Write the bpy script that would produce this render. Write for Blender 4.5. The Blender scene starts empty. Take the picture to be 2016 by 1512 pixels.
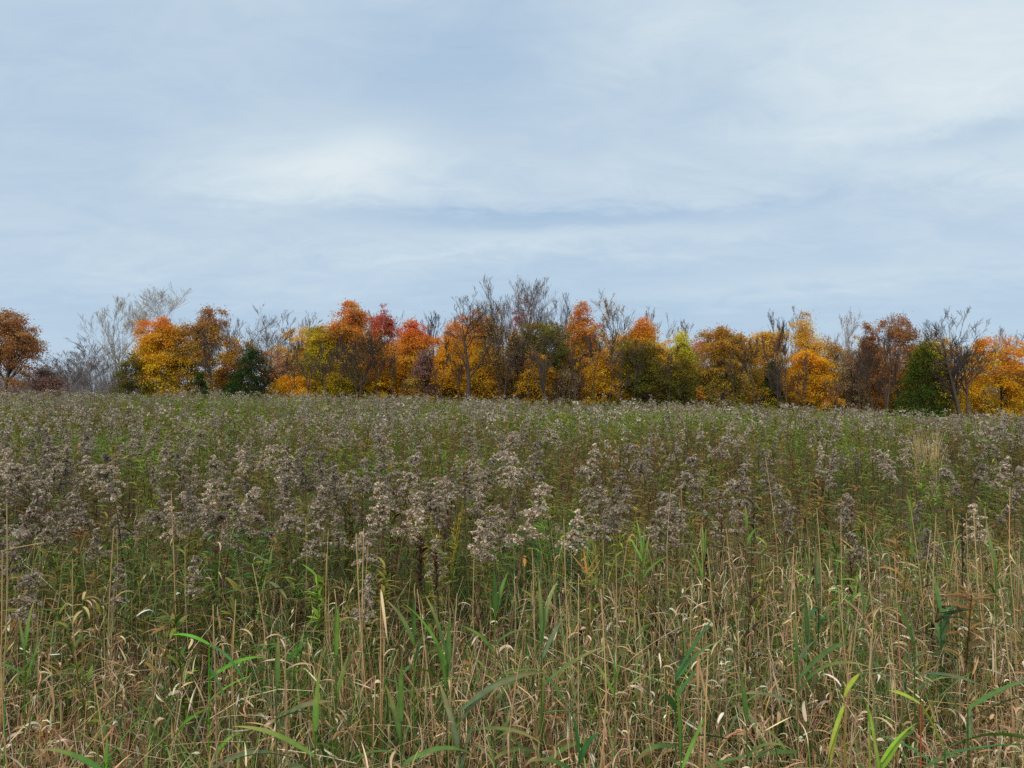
import bpy, math, random
import numpy as np

R = math.radians
SC = bpy.context.scene
COL = SC.collection
rng = np.random.default_rng(11)

# ------------------------------------------------------------------ camera, world, sun, exposure
F_PX, W_PX, H_PX, ZC = 1500.0, 2016.0, 1512.0, 1.70
PITCH = math.atan(24.0 / F_PX)
cam_d = bpy.data.cameras.new('camera')
cam_d.sensor_width = 36.0
cam_d.lens = 36.0 * F_PX / W_PX
cam_d.clip_start, cam_d.clip_end = 0.05, 6000.0
cam = bpy.data.objects.new('camera', cam_d)
COL.objects.link(cam)
cam.location = (0, 0, ZC)
cam.rotation_euler = (R(90) + PITCH, 0, 0)
SC.camera = cam

SUN_EL, SUN_AZ = R(42), R(205)          # azimuth clockwise from +Y: behind the viewer, a little to the left
sun_d = bpy.data.lights.new('sun', 'SUN')
sun_d.energy, sun_d.angle, sun_d.color = 1.5, R(16), (1.0, 0.95, 0.88)
sun = bpy.data.objects.new('sun', sun_d)
COL.objects.link(sun)
sun.rotation_euler = (R(90) - SUN_EL, 0, math.pi - SUN_AZ)

SC.view_settings.view_transform = 'Standard'
SC.view_settings.look = 'None'
SC.view_settings.gamma = 1.0
SC.view_settings.exposure = 0.42
SC.cycles.use_denoising = False
SC.cycles.max_bounces = 5
SC.cycles.diffuse_bounces = 4
SC.cycles.glossy_bounces = 1
SC.cycles.transmission_bounces = 3
SC.cycles.transparent_max_bounces = 2
SC.cycles.caustics_reflective = False
SC.cycles.caustics_refractive = False


class NT:
    """small helper round a node tree"""
    def __init__(self, tree):
        self.t = tree
        tree.nodes.clear()
    def n(self, kind, **kw):
        nd = self.t.nodes.new(kind)
        for k, v in kw.items():
            setattr(nd, k, v)
        return nd
    def l(self, a, b):
        self.t.links.new(a, b)
    def put(self, sock, v):
        if isinstance(v, bpy.types.NodeSocket):
            self.l(v, sock)
        else:
            sock.default_value = v
    def m(self, op, a, b=0.0, c=None, clamp=False):
        nd = self.n('ShaderNodeMath', operation=op, use_clamp=clamp)
        self.put(nd.inputs[0], a)
        self.put(nd.inputs[1], b)
        if c is not None:
            self.put(nd.inputs[2], c)
        return nd.outputs[0]
    def mix(self, f, a, b, blend='MIX'):
        nd = self.n('ShaderNodeMix', data_type='RGBA', blend_type=blend)
        self.put(nd.inputs[0], f)
        for s, v in ((nd.inputs[6], a), (nd.inputs[7], b)):
            if isinstance(v, (tuple, list)):
                s.default_value = (v[0], v[1], v[2], 1)
            else:
                self.l(v, s)
        return nd.outputs[2]


def lin(h):
    """hex sRGB -> linear triple"""
    h = h.lstrip('#')
    o = []
    for i in (0, 2, 4):
        c = int(h[i:i + 2], 16) / 255.0
        o.append(c / 12.92 if c <= 0.04045 else ((c + 0.055) / 1.055) ** 2.4)
    return tuple(o)


def build_world():
    w = bpy.data.worlds.new('World')
    SC.world = w
    w.use_nodes = True
    k = NT(w.node_tree)
    out = k.n('ShaderNodeOutputWorld')
    bg = k.n('ShaderNodeBackground')
    bg.inputs['Strength'].default_value = 0.1
    sky = k.n('ShaderNodeTexSky', sky_type='NISHITA', sun_disc=False, sun_elevation=SUN_EL, sun_rotation=SUN_AZ)
    tc = k.n('ShaderNodeTexCoord')
    sp = k.n('ShaderNodeSeparateXYZ')
    k.l(tc.outputs['Generated'], sp.inputs[0])
    x, y, z = sp.outputs
    zz = k.m('MAXIMUM', z, 0.0)
    den = k.m('ADD', zz, 0.24)
    cu, cv = k.m('DIVIDE', x, den), k.m('DIVIDE', y, den)      # flat cloud deck seen in perspective
    cb = k.n('ShaderNodeCombineXYZ')
    k.l(cu, cb.inputs[0]); k.l(cv, cb.inputs[1])
    def noise(scale, detail, rough, sx, sy, dist=0.0, off=0.0, rot=0.0):
        mp = k.n('ShaderNodeMapping')
        k.l(cb.outputs[0], mp.inputs[0])
        mp.inputs['Location'].default_value = (off, off * 1.7, 0)
        mp.inputs['Rotation'].default_value = (0, 0, rot)
        mp.inputs['Scale'].default_value = (sx, sy, 1)
        nz = k.n('ShaderNodeTexNoise')
        k.l(mp.outputs[0], nz.inputs['Vector'])
        nz.inputs['Scale'].default_value = scale
        nz.inputs['Detail'].default_value = detail
        nz.inputs['Roughness'].default_value = rough
        nz.inputs['Distortion'].default_value = dist
        return nz.outputs['Fac']
    big = noise(0.8, 5, 0.55, 0.8, 1.5, 0.4, 3.1, 0.3)
    mid = noise(2.3, 7, 0.62, 0.8, 1.4, 0.8, 7.7, 0.25)
    fine = noise(6.0, 8, 0.66, 0.9, 1.3, 0.9, 1.3, 0.2)
    # azimuth / elevation in degrees, ragged by noise
    az = k.m('MULTIPLY', k.m('ARCTAN2', x, y), 57.2958)
    el = k.m('MULTIPLY', k.m('ARCSINE', z), 57.2958)
    rag = k.m('SUBTRACT', mid, 0.5)
    rag2 = k.m('SUBTRACT', fine, 0.5)
    az = k.m('ADD', az, k.m('ADD', k.m('MULTIPLY', k.m('SUBTRACT', big, 0.5), 5.0), k.m('MULTIPLY', rag, 6.0)))
    el = k.m('ADD', el, k.m('ADD', k.m('MULTIPLY', rag, 2.6), k.m('MULTIPLY', rag2, 2.2)))
    def blob(px, py, rx, ry, tilt, amt):
        a0 = math.degrees(math.atan((px - 1008) / F_PX)); e0 = math.degrees(math.atan((780 - py) / F_PX))
        sa, se = math.degrees(rx / F_PX), math.degrees(ry / F_PX)
        da, de = k.m('SUBTRACT', az, a0), k.m('SUBTRACT', el, e0)
        de = k.m('SUBTRACT', de, k.m('MULTIPLY', da, tilt))
        q = k.m('ADD', k.m('POWER', k.m('DIVIDE', da, sa), 2.0), k.m('POWER', k.m('DIVIDE', de, se), 2.0))
        return k.m('MULTIPLY', k.m('EXPONENT', k.m('MULTIPLY', q, -1.0)), amt)
    val = k.m('ADD', k.m('MULTIPLY', k.m('SUBTRACT', big, 0.5), 0.55), k.m('MULTIPLY', rag, 0.5))
    val = k.m('ADD', val, k.m('MULTIPLY', rag2, 0.46))
    val = k.m('ADD', val, 0.45)
    for b in [(610, 345, 260, 90, 0.12, 0.44), (700, 300, 110, 50, 0.3, 0.2), (900, 110, 280, 130, 0.12, -0.27),
              (1930, 190, 330, 190, 0.1, 0.42), (1250, 90, 180, 70, 0.3, 0.22), (1150, 428, 470, 19, 0.0, -0.44),
              (1150, 330, 420, 60, 0.0, 0.12), (1050, 475, 330, 35, 0.02, 0.24), (120, 240, 320, 260, 0.0, -0.12),
              (1400, 270, 260, 80, 0.0, -0.1), (1930, 345, 150, 20, 0.0, -0.25), (1500, 520, 600, 60, 0.05, -0.1),
              (250, 500, 400, 60, 0.0, 0.1), (1600, 570, 420, 30, 0.06, 0.14), (1008, 640, 1600, 40, 0.0, -0.14)]:
        val = k.m('ADD', val, blob(*b))
    cr = k.n('ShaderNodeValToRGB')
    k.l(val, cr.inputs[0])
    e = cr.color_ramp.elements
    stops = [(0.0, 'a8c2dc'), (0.25, 'b5cbe0'), (0.5, 'c2d5e5'), (0.75, 'd2e1eb'), (1.0, 'e1ebf0')]
    e[0].position, e[1].position = 0.0, 1.0
    e[0].color = (*lin(stops[0][1]), 1); e[1].color = (*lin(stops[-1][1]), 1)
    for p, c in stops[1:-1]:
        nd = e.new(p); nd.color = (*lin(c), 1)
    # near the horizon the deck thins to a clearer blue
    low = k.m('SUBTRACT', 1.0, k.m('DIVIDE', el, 16.0), clamp=True)
    col = k.mix(k.m('MULTIPLY', k.m('POWER', low, 1.4), 0.42), cr.outputs[0], lin('b0cbe4'))
    lvl = k.n('ShaderNodeVectorMath', operation='SCALE')
    # an overcast deck is brightest overhead
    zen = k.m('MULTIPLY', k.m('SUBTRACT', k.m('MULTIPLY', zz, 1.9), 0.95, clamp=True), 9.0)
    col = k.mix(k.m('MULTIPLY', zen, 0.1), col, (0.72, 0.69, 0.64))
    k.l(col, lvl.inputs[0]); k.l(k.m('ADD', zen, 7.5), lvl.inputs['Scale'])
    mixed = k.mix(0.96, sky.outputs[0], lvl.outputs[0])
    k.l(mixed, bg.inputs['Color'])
    k.l(bg.outputs[0], out.inputs['Surface'])
build_world()

# ------------------------------------------------------------------ helpers: materials, meshes, things

def leafy_material(name, trans=0.25, rough=0.6, spec=0.25, jitter=0.25, nscale=3.0, objvar=0.0, sat=1.0):
    m = bpy.data.materials.new(name)
    m.use_nodes = True
    k = NT(m.node_tree)
    out = k.n('ShaderNodeOutputMaterial')
    at = k.n('ShaderNodeAttribute', attribute_name='Col')
    tc = k.n('ShaderNodeTexCoord')
    nz = k.n('ShaderNodeTexNoise')
    k.l(tc.outputs['Object'], nz.inputs['Vector'])
    nz.inputs['Scale'].default_value = nscale
    nz.inputs['Detail'].default_value = 3
    v = k.m('ADD', k.m('MULTIPLY', k.m('SUBTRACT', nz.outputs['Fac'], 0.5), jitter * 2), 1.0)
    if objvar:
        oi = k.n('ShaderNodeObjectInfo')
        v = k.m('MULTIPLY', v, k.m('ADD', k.m('MULTIPLY', oi.outputs['Random'], objvar), 1.0 - objvar / 2))
    hs = k.n('ShaderNodeHueSaturation')
    hs.inputs['Saturation'].default_value = sat
    k.l(at.outputs['Color'], hs.inputs['Color'])
    k.l(v, hs.inputs['Value'])
    bs = k.n('ShaderNodeBsdfPrincipled')
    k.l(hs.outputs[0], bs.inputs['Base Color'])
    bs.inputs['Roughness'].default_value = rough
    bs.inputs['Specular IOR Level'].default_value = spec
    if trans > 0:
        tr = k.n('ShaderNodeBsdfTranslucent')
        k.l(hs.outputs[0], tr.inputs['Color'])
        mx = k.n('ShaderNodeMixShader')
        mx.inputs[0].default_value = trans
        k.l(bs.outputs[0], mx.inputs[1]); k.l(tr.outputs[0], mx.inputs[2])
        k.l(mx.outputs[0], out.inputs['Surface'])
    else:
        k.l(bs.outputs[0], out.inputs['Surface'])
    return m

M_LEAF = leafy_material('autumn_leaves', 0.4, 0.65, 0.15, 0.2, 1.3)
M_BARK = leafy_material('bark', 0.0, 0.9, 0.1, 0.35, 6.0)
M_PLUME = leafy_material('seed_fluff', 0.4, 0.9, 0.05, 0.2, 9.0, 0.45)
M_FORB = leafy_material('forb_leaves', 0.36, 0.6, 0.25, 0.25, 5.0, 0.2)
M_STEM = leafy_material('forb_stems', 0.0, 0.8, 0.15, 0.25, 9.0)
M_STRAW = leafy_material('dry_straw', 0.2, 0.6, 0.25, 0.3, 4.0)
M_GREEN = leafy_material('green_blades', 0.25, 0.45, 0.4, 0.25, 4.0)


M_REED = leafy_material('reed_blades', 0.22, 0.5, 0.25, 0.55, 26.0)

def ground_material():
    m = bpy.data.materials.new('meadow_soil')
    m.use_nodes = True
    k = NT(m.node_tree)
    out = k.n('ShaderNodeOutputMaterial')
    bs = k.n('ShaderNodeBsdfPrincipled')
    tc = k.n('ShaderNodeTexCoord')
    a = k.n('ShaderNodeTexNoise'); a.inputs['Scale'].default_value = 0.4; a.inputs['Detail'].default_value = 6
    b = k.n('ShaderNodeTexNoise'); b.inputs['Scale'].default_value = 14; b.inputs['Detail'].default_value = 6
    k.l(tc.outputs['Object'], a.inputs['Vector']); k.l(tc.outputs['Object'], b.inputs['Vector'])
    c1 = k.mix(a.outputs['Fac'], (0.035, 0.04, 0.014), (0.07, 0.05, 0.028))
    c2 = k.mix(k.m('MULTIPLY', b.outputs['Fac'], 0.8), c1, (0.10, 0.075, 0.04))
    k.l(c2, bs.inputs['Base Color'])
    bs.inputs['Roughness'].default_value = 1.0
    bs.inputs['Specular IOR Level'].default_value = 0.05
    bp = k.n('ShaderNodeBump'); bp.inputs['Strength'].default_value = 0.6
    k.l(b.outputs['Fac'], bp.inputs['Height']); k.l(bp.outputs[0], bs.inputs['Normal'])
    k.l(bs.outputs[0], out.inputs['Surface'])
    return m
M_SOIL = ground_material()


def geo(V, F, C):
    return (np.asarray(V, np.float32).reshape(-1, 3), np.asarray(F, np.int64).reshape(-1, 4), np.asarray(C, np.float32).reshape(-1, 3))

def join(parts):
    parts = [p for p in parts if p is not None and len(p[0])]
    if not parts:
        return geo([], [], [])
    off, Vs, Fs, Cs = 0, [], [], []
    for V, F, C in parts:
        Vs.append(V); Fs.append(F + off); Cs.append(C); off += len(V)
    return np.concatenate(Vs), np.concatenate(Fs), np.concatenate(Cs)

def mesh_of(name, g, mat, smooth=False):
    V, F, C = g
    me = bpy.data.meshes.new(name)
    n, f = len(V), len(F)
    me.vertices.add(n)
    me.vertices.foreach_set('co', np.ascontiguousarray(V, np.float32).ravel())
    me.loops.add(4 * f)
    me.loops.foreach_set('vertex_index', F.astype(np.int32).ravel())
    me.polygons.add(f)
    me.polygons.foreach_set('loop_start', np.arange(0, 4 * f, 4, dtype=np.int32))
    me.polygons.foreach_set('loop_total', np.full(f, 4, np.int32))
    if smooth:
        me.polygons.foreach_set('use_smooth', np.ones(f, bool))
    at = me.attributes.new('Col', 'FLOAT_COLOR', 'POINT')
    at.data.foreach_set('color', np.concatenate([np.clip(C, 0, 1), np.ones((n, 1), np.float32)], 1).astype(np.float32).ravel())
    me.materials.append(mat)
    me.update(calc_edges=True)
    return me

def obj(name, g, mat, parent=None, smooth=False, loc=None):
    o = bpy.data.objects.new(name, g if isinstance(g, bpy.types.Mesh) else mesh_of(name, g, mat, smooth))
    COL.objects.link(o)
    if parent is not None:
        o.parent = parent
    if loc is not None:
        o.location = loc
    return o

def tag(o, label, cat=None, group=None, kind=None):
    o['label'] = label
    if cat: o['category'] = cat
    if group: o['group'] = group
    if kind: o['kind'] = kind
    return o

def thing(name, label, cat, loc, rz=0.0, group=None):
    o = bpy.data.objects.new(name, None)
    COL.objects.link(o)
    o.empty_display_size = 0.2
    o.location = loc
    o.rotation_euler = (0, 0, rz)
    return tag(o, label, cat, group)

# ---- noise and terrain
_H = np.random.default_rng(5).random((256, 256)).astype(np.float32)
def vnoise(x, y, scale, seed=0):
    u, v = np.asarray(x) / scale + 37.3 * seed + 500, np.asarray(y) / scale + 91.7 * seed + 500
    i, j = np.floor(u).astype(int), np.floor(v).astype(int)
    a, b = u - i, v - j
    a, b = a * a * (3 - 2 * a), b * b * (3 - 2 * b)
    h = lambda p, q: _H[p % 256, q % 256]
    return (h(i, j) * (1 - a) + h(i + 1, j) * a) * (1 - b) + (h(i, j + 1) * (1 - a) + h(i + 1, j + 1) * a) * b
def fnoise(x, y, scale, seed=0):
    return (vnoise(x, y, scale, seed) + 0.5 * vnoise(x, y, scale / 2.1, seed + 1) + 0.25 * vnoise(x, y, scale / 4.3, seed + 2)) / 1.75

CREST = 42.0
_gx = np.array([-200, -60, -28, -14, 0, 8, 16.6, 22, 28, 60, 200.])
_gz = np.array([0.9, 0.95, 0.85, 0.76, 0.45, 0.27, -0.04, -0.5, -0.95, -1.85, -2.6])
def ground_z(x, y):
    x, y = np.asarray(x, float), np.asarray(y, float)
    zf = np.interp(x, _gx, _gz)
    s = np.clip(y / CREST, 0, 1) ** 1.25
    drop = -0.03 * np.clip(y - CREST, 0, 18) - 0.004 * np.clip(y - 60, 0, 200)
    return zf * s + drop + 0.10 * (vnoise(x, y, 7.0, 3) - 0.5) * np.clip(y / 8, 0, 1)

def ray(px, py, d):
    """the world point at depth d (metres along the ground, +Y) that the photo shows at (px, py)"""
    cx, cy = (px - W_PX / 2) / F_PX, (H_PX / 2 - py) / F_PX
    fy, fz = math.cos(PITCH), math.sin(PITCH)
    dy, dz = fy - cy * fz, fz + cy * fy
    t = d / dy
    return np.array([cx * t, d, ZC + dz * t])

def build_ground():
    xs = np.concatenate([[-3000, -800, -300, -150], np.linspace(-80, 80, 161), [150, 300, 800, 3000]])
    ys = np.concatenate([[-3000, -500, -100, -30], np.linspace(-10, 90, 201), [120, 200, 500, 1200, 4000]])
    X, Y = np.meshgrid(xs, ys)
    V = np.stack([X, Y, ground_z(X, Y)], -1).reshape(-1, 3)
    nx, ny = len(xs), len(ys)
    i = (np.arange(ny - 1)[:, None] * nx + np.arange(nx - 1)[None]).ravel()
    F = np.stack([i, i + 1, i + 1 + nx, i + nx], 1)
    o = obj('ground', geo(V, F, np.full((len(V), 3), 0.05)), M_SOIL, smooth=True)
    tag(o, 'dark meadow soil rolling up towards the wood', kind='structure')
build_ground()

# ---- shape primitives (all vectorised over N pieces)
def norm(v):
    return v / np.maximum(np.linalg.norm(v, axis=-1, keepdims=True), 1e-9)

def arcs(base, az, p0, p1, L, K, power=1.0, swing=0.0):
    """paths that leave base at azimuth az and pitch p0 and bend to pitch p1"""
    N = len(base)
    t = (np.arange(K) + 0.5) / K
    p = np.asarray(p0)[:, None] + (np.asarray(p1) - np.asarray(p0))[:, None] * t[None] ** power
    a = np.asarray(az)[:, None] + np.asarray(swing).reshape(-1, 1) * t[None]
    d = np.stack([np.cos(p) * np.cos(a), np.cos(p) * np.sin(a), np.sin(p)], -1)
    st = d * (np.asarray(L)[:, None, None] / K)
    return np.concatenate([np.zeros((N, 1, 3)), np.cumsum(st, 1)], 1) + np.asarray(base)[:, None]

PROF = {4: [.45, 1, .9, .6, .06], 5: [.45, .95, 1, .8, .5, .05], 6: [.45, .9, 1, .95, .75, .42, .04], 3: [.5, 1, .75, .05], 2: [.5, 1, .06], 8: [.5, .85, 1, 1, .95, .85, .65, .38, .04], 1: [.9, .4]}
def ribbons(path, width, C, twist0=0.0, twist1=0.0, fold=0.0, ctip=None, prof=None):
    N, K1, _ = path.shape
    K = K1 - 1
    pr = np.array(prof if prof is not None else PROF[K])
    tan = norm(np.gradient(path, axis=1))
    ref = np.array([0, 0, 1.0])
    s = np.cross(tan, ref)
    bad = np.linalg.norm(s, axis=-1) < 0.15
    first = path[:, -1] - path[:, 0]
    alt = np.stack([first[:, 1], -first[:, 0], np.zeros(N)], -1) + 1e-4
    s[bad] = np.repeat(alt[:, None], K1, 1)[bad]
    s = norm(s)
    n = norm(np.cross(s, tan))
    t = np.linspace(0, 1, K1)[None]
    tw = (np.asarray(twist0).reshape(-1, 1) + np.asarray(twist1).reshape(-1, 1) * t)[..., None]
    side = s * np.cos(tw) + n * np.sin(tw)
    nn = np.cross(side, tan)
    w = (np.asarray(width).reshape(-1, 1) * pr[None])[..., None] / 2
    C = np.broadcast_to(np.asarray(C, float), (N, 3))
    ct = C if ctip is None else np.broadcast_to(np.asarray(ctip, float), (N, 3))
    cc = C[:, None] + (ct - C)[:, None] * (t[..., None] ** 2)
    if fold:
        V = np.stack([path - side * w, path + nn * w * fold, path + side * w], 2)
        cols = np.stack([cc, cc * 1.22, cc], 2)
        m = 3
    else:
        V = np.stack([path - side * w, path + side * w], 2)
        cols = np.stack([cc, cc], 2)
        m = 2
    b = (np.arange(N)[:, None, None] * K1 + np.arange(K)[None, :, None]) * m + np.arange(m - 1)[None, None]
    F = np.stack([b, b + 1, b + m + 1, b + m], -1)
    return geo(V, F, cols)

def tubes(path, rad, sides, C, ctop=None):
    N, K1, _ = path.shape
    tan = norm(np.gradient(path, axis=1))
    ref = np.where(np.abs(tan[:, :1, 2:3]) > 0.8, np.array([1.0, 0, 0]), np.array([0, 0, 1.0]))
    u = norm(np.cross(tan, np.broadcast_to(ref, tan.shape)))
    v = np.cross(tan, u)
    a = np.arange(sides) * 2 * math.pi / sides
    rad = np.broadcast_to(np.asarray(rad, float), (N, K1))
    V = path[:, :, None] + (u[:, :, None] * np.cos(a)[:, None] + v[:, :, None] * np.sin(a)[:, None]) * rad[:, :, None, None]
    b = (np.arange(N)[:, None] * K1 + np.arange(K1 - 1)[None]) * sides
    j = np.arange(sides); j2 = (j + 1) % sides
    F = np.stack([b[..., None] + j, b[..., None] + j2, b[..., None] + sides + j2, b[..., None] + sides + j], -1)
    C = np.broadcast_to(np.asarray(C, float), (N, 3))
    ct = C if ctop is None else np.broadcast_to(np.asarray(ctop, float), (N, 3))
    t = np.linspace(0, 1, K1)[None, :, None]
    cc = np.repeat((C[:, None] + (ct - C)[:, None] * t)[:, :, None], sides, 2)
    return geo(V, F, cc)

def flakes(pos, size, C, up=0.7, aspect=0.6, r=None):
    """leaf-sized diamonds with mostly upward random normals"""
    r = r or rng
    N = len(pos)
    n = r.normal(size=(N, 3)) * 0.6
    n[:, 2] += up
    n = norm(n)
    q = norm(np.cross(n, r.normal(size=(N, 3))))
    s = np.cross(n, q)
    L = np.asarray(size).reshape(-1, 1) * 0.5
    V = np.stack([pos - q * L, pos - s * L * aspect + q * L * .15, pos + q * L, pos + s * L * aspect + q * L * .15], 1)
    return geo(V, np.arange(4 * N).reshape(N, 4), np.repeat(np.broadcast_to(C, (N, 3))[:, None], 4, 1))

def jit(C, N, amt=0.15, r=None):
    r = r or rng
    C = np.broadcast_to(np.asarray(C, float), (N, 3))
    return np.clip(C * (1 + r.normal(size=(N, 1)) * amt) * (1 + r.normal(size=(N, 3)) * amt * 0.35), 0.004, 0.95)

def pick(cols, N, p=None, amt=0.15, r=None):
    r = r or rng
    cols = np.asarray(cols, float)
    return jit(cols[r.choice(len(cols), N, p=p)], N, amt, r)

def scatter(protos, which, pos, yaw, scl, tint=None):
    """copies of prototype arrays merged into one set of arrays"""
    outs = []
    for i, (V, F, C) in enumerate(protos):
        s = np.where(which == i)[0]
        if not len(s) or not len(V):
            continue
        c, n = np.cos(yaw[s])[:, None], np.sin(yaw[s])[:, None]
        sc = scl[s][:, None]
        X = (V[None, :, 0] * c - V[None, :, 1] * n) * sc + pos[s, 0:1]
        Y = (V[None, :, 0] * n + V[None, :, 1] * c) * sc + pos[s, 1:2]
        Z = V[None, :, 2] * sc + pos[s, 2:3]
        W = np.stack([X, Y, Z], -1)
        CC = np.repeat(C[None], len(s), 0)
        if tint is not None:
            CC = CC * tint[s][:, None, :]
        FF = F[None] + (np.arange(len(s)) * len(V))[:, None, None]
        outs.append(geo(W, FF, CC))
    return join(outs)

U = lambda a, b, n: rng.uniform(a, b, n)

# ------------------------------------------------------------------ trees
BARK_DK, BARK_GR, BARK_BR, BARK_PALE = lin('564a42'), lin('7c726e'), lin('54463c'), lin('a49c94')

def grow(P, Rd, L, m, tr, ang, lr, K, up, wob, rr, r, tip=0.25):
    """one generation of branches out of the paths P"""
    N, K1, _ = P.shape
    t = np.sort(r.uniform(tr[0], tr[1], (N, m)), 1)
    f = t * (K1 - 1)
    i = np.clip(f.astype(int), 0, K1 - 2)
    fr = (f - i)[..., None]
    n = np.arange(N)[:, None]
    base = P[n, i] * (1 - fr) + P[n, i + 1] * fr
    tan = norm(P[n, i + 1] - P[n, i])
    pr = norm(np.cross(tan, r.normal(size=tan.shape)))
    a = r.uniform(ang[0], ang[1], (N, m))[..., None]
    d = norm(tan * np.cos(a) + pr * np.sin(a))
    ln = (L[:, None] * lr * (1.15 - 0.6 * t) * r.uniform(0.7, 1.25, (N, m))).reshape(-1)
    r0 = ((Rd[n, i] * (1 - fr[..., 0]) + Rd[n, i + 1] * fr[..., 0]) * rr).reshape(-1)
    base, d = base.reshape(-1, 3), d.reshape(-1, 3)
    pts = [base]
    for k in range(K):
        d = norm(d + r.normal(size=d.shape) * wob + np.array([0, 0, up]))
        pts.append(pts[-1] + d * (ln / K)[:, None])
    path = np.stack(pts, 1)
    rad = r0[:, None] * np.linspace(1, tip, K + 1)[None]
    return path, rad, ln

def skeleton(r, H, trunk_r, lean=0.0, fork=False, limbs=9, sub=5, twigs=5, fine=4, ang=(0.45, 0.95), start=0.3, up=0.10, wob=0.10, trunkfrac=0.8, stems=1):
    K = 10
    Ps, Rs, Ls = [], [], []
    for s in range(stems):
        d = np.array([math.cos(s * 2.4 + r.uniform(0, 6)) * (0.22 if stems > 1 else 0), 0.1 * (s % 2) if stems > 1 else 0, 1.0]) + np.array([lean, 0, 0])
        d = norm(d)
        p = [np.array([r.uniform(-.1, .1) * (stems > 1), 0, 0.0])]
        ln = H * trunkfrac * (1 if s == 0 else r.uniform(0.75, 1))
        for k in range(K):
            d = norm(d + r.normal(size=3) * wob * 0.45 + np.array([0, 0, 0.05]))
            p.append(p[-1] + d * ln / K)
        Ps.append(np.array(p)); Rs.append(trunk_r * (1 - 0.85 * np.linspace(0, 1, K + 1) ** 1.2) * (1 if s == 0 else .8)); Ls.append(ln)
    P0, R0, L0 = np.array(Ps), np.array(Rs), np.array(Ls)
    R0[:, 0] *= 1.35
    g = [(P0, R0)]
    P1, R1, L1 = grow(P0, R0, L0, limbs, (start, 0.97), ang, 0.55, 7, up, wob, 0.62, r)
    g.append((P1, R1))
    P2, R2, L2 = grow(P1, R1, L1, sub, (0.2, 0.98), (0.35, 0.85), 0.55, 5, up, wob, 0.6, r)
    g.append((P2, R2))
    P3, R3, L3 = grow(P2, R2, L2, twigs, (0.15, 1.0), (0.25, 0.65), 0.6, 3, up, wob * .6, 0.6, r)
    g.append((P3, R3))
    if fine:
        P4, R4, L4 = grow(P3, R3, L3, fine, (0.15, 1.0), (0.25, 0.65), 0.65, 2, up, wob * .5, 0.65, r)
        g.append((P4, R4))
    return g

def fit(gs, H, W):
    """scale the branch paths so the crown is W wide and H high"""
    allp = np.concatenate([p.reshape(-1, 3) for p, _ in gs])
    zt = np.percentile(allp[:, 2], 99.93)
    hw = max(np.percentile(allp[:, 0], 99.3), -np.percentile(allp[:, 0], 0.7), 1e-3)
    hw = max((np.percentile(allp[:, 0], 99.3) - np.percentile(allp[:, 0], 0.7)) / 2, 1e-3)
    S = np.array([W / 2 / hw, W / 2 / hw, H / zt])
    return [(p * S, q) for p, q in gs]

def wood_meshes(gs, col, twigcol, minr=0.006):
    lv = []
    for k, (p, q) in enumerate(gs):
        q = np.maximum(q, minr)
        lv.append(tubes(p, q, 8 if k == 0 else 5 if k == 1 else 3, jit(col if k < 2 else twigcol, len(p), 0.08)))
    return join(lv[:2]), join(lv[2:])

def profile(shape, t):
    t = np.clip(t, 0, 1)
    if shape == 'egg':   return np.clip(1 - t ** 2.5, 0, 1) ** 0.6 * (0.70 + 0.36 * np.sin(math.pi * np.clip(t * 1.25 + 0.08, 0, 1))) + 0.04
    if shape == 'dome':  return np.sqrt(np.clip(1 - t ** 2.2, 0, 1)) * (0.82 + 0.18 * np.sin(t * 3)) + 0.03
    if shape == 'cone':  return (1 - t) ** 0.75 * 0.95 + 0.06
    if shape == 'round': return np.sqrt(np.clip(1 - (2 * t - 1) ** 2, 0, 1)) + 0.05
    if shape == 'column':return np.clip(1 - t ** 4, 0, 1) * (0.75 + 0.25 * np.sin(t * 5)) + 0.05
    if shape == 'vase':  return (0.35 + 0.65 * t ** 0.7) * np.sqrt(np.clip(1 - t ** 5, 0, 1)) + 0.03

def palette(pal, h, r, amt=0.16):
    hs = np.array([p[0] for p in pal]); cs = np.array([p[1] for p in pal])
    c = np.stack([np.interp(h, hs, cs[:, i]) for i in range(3)], -1)
    return jit(c, len(h), amt, r)

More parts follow.
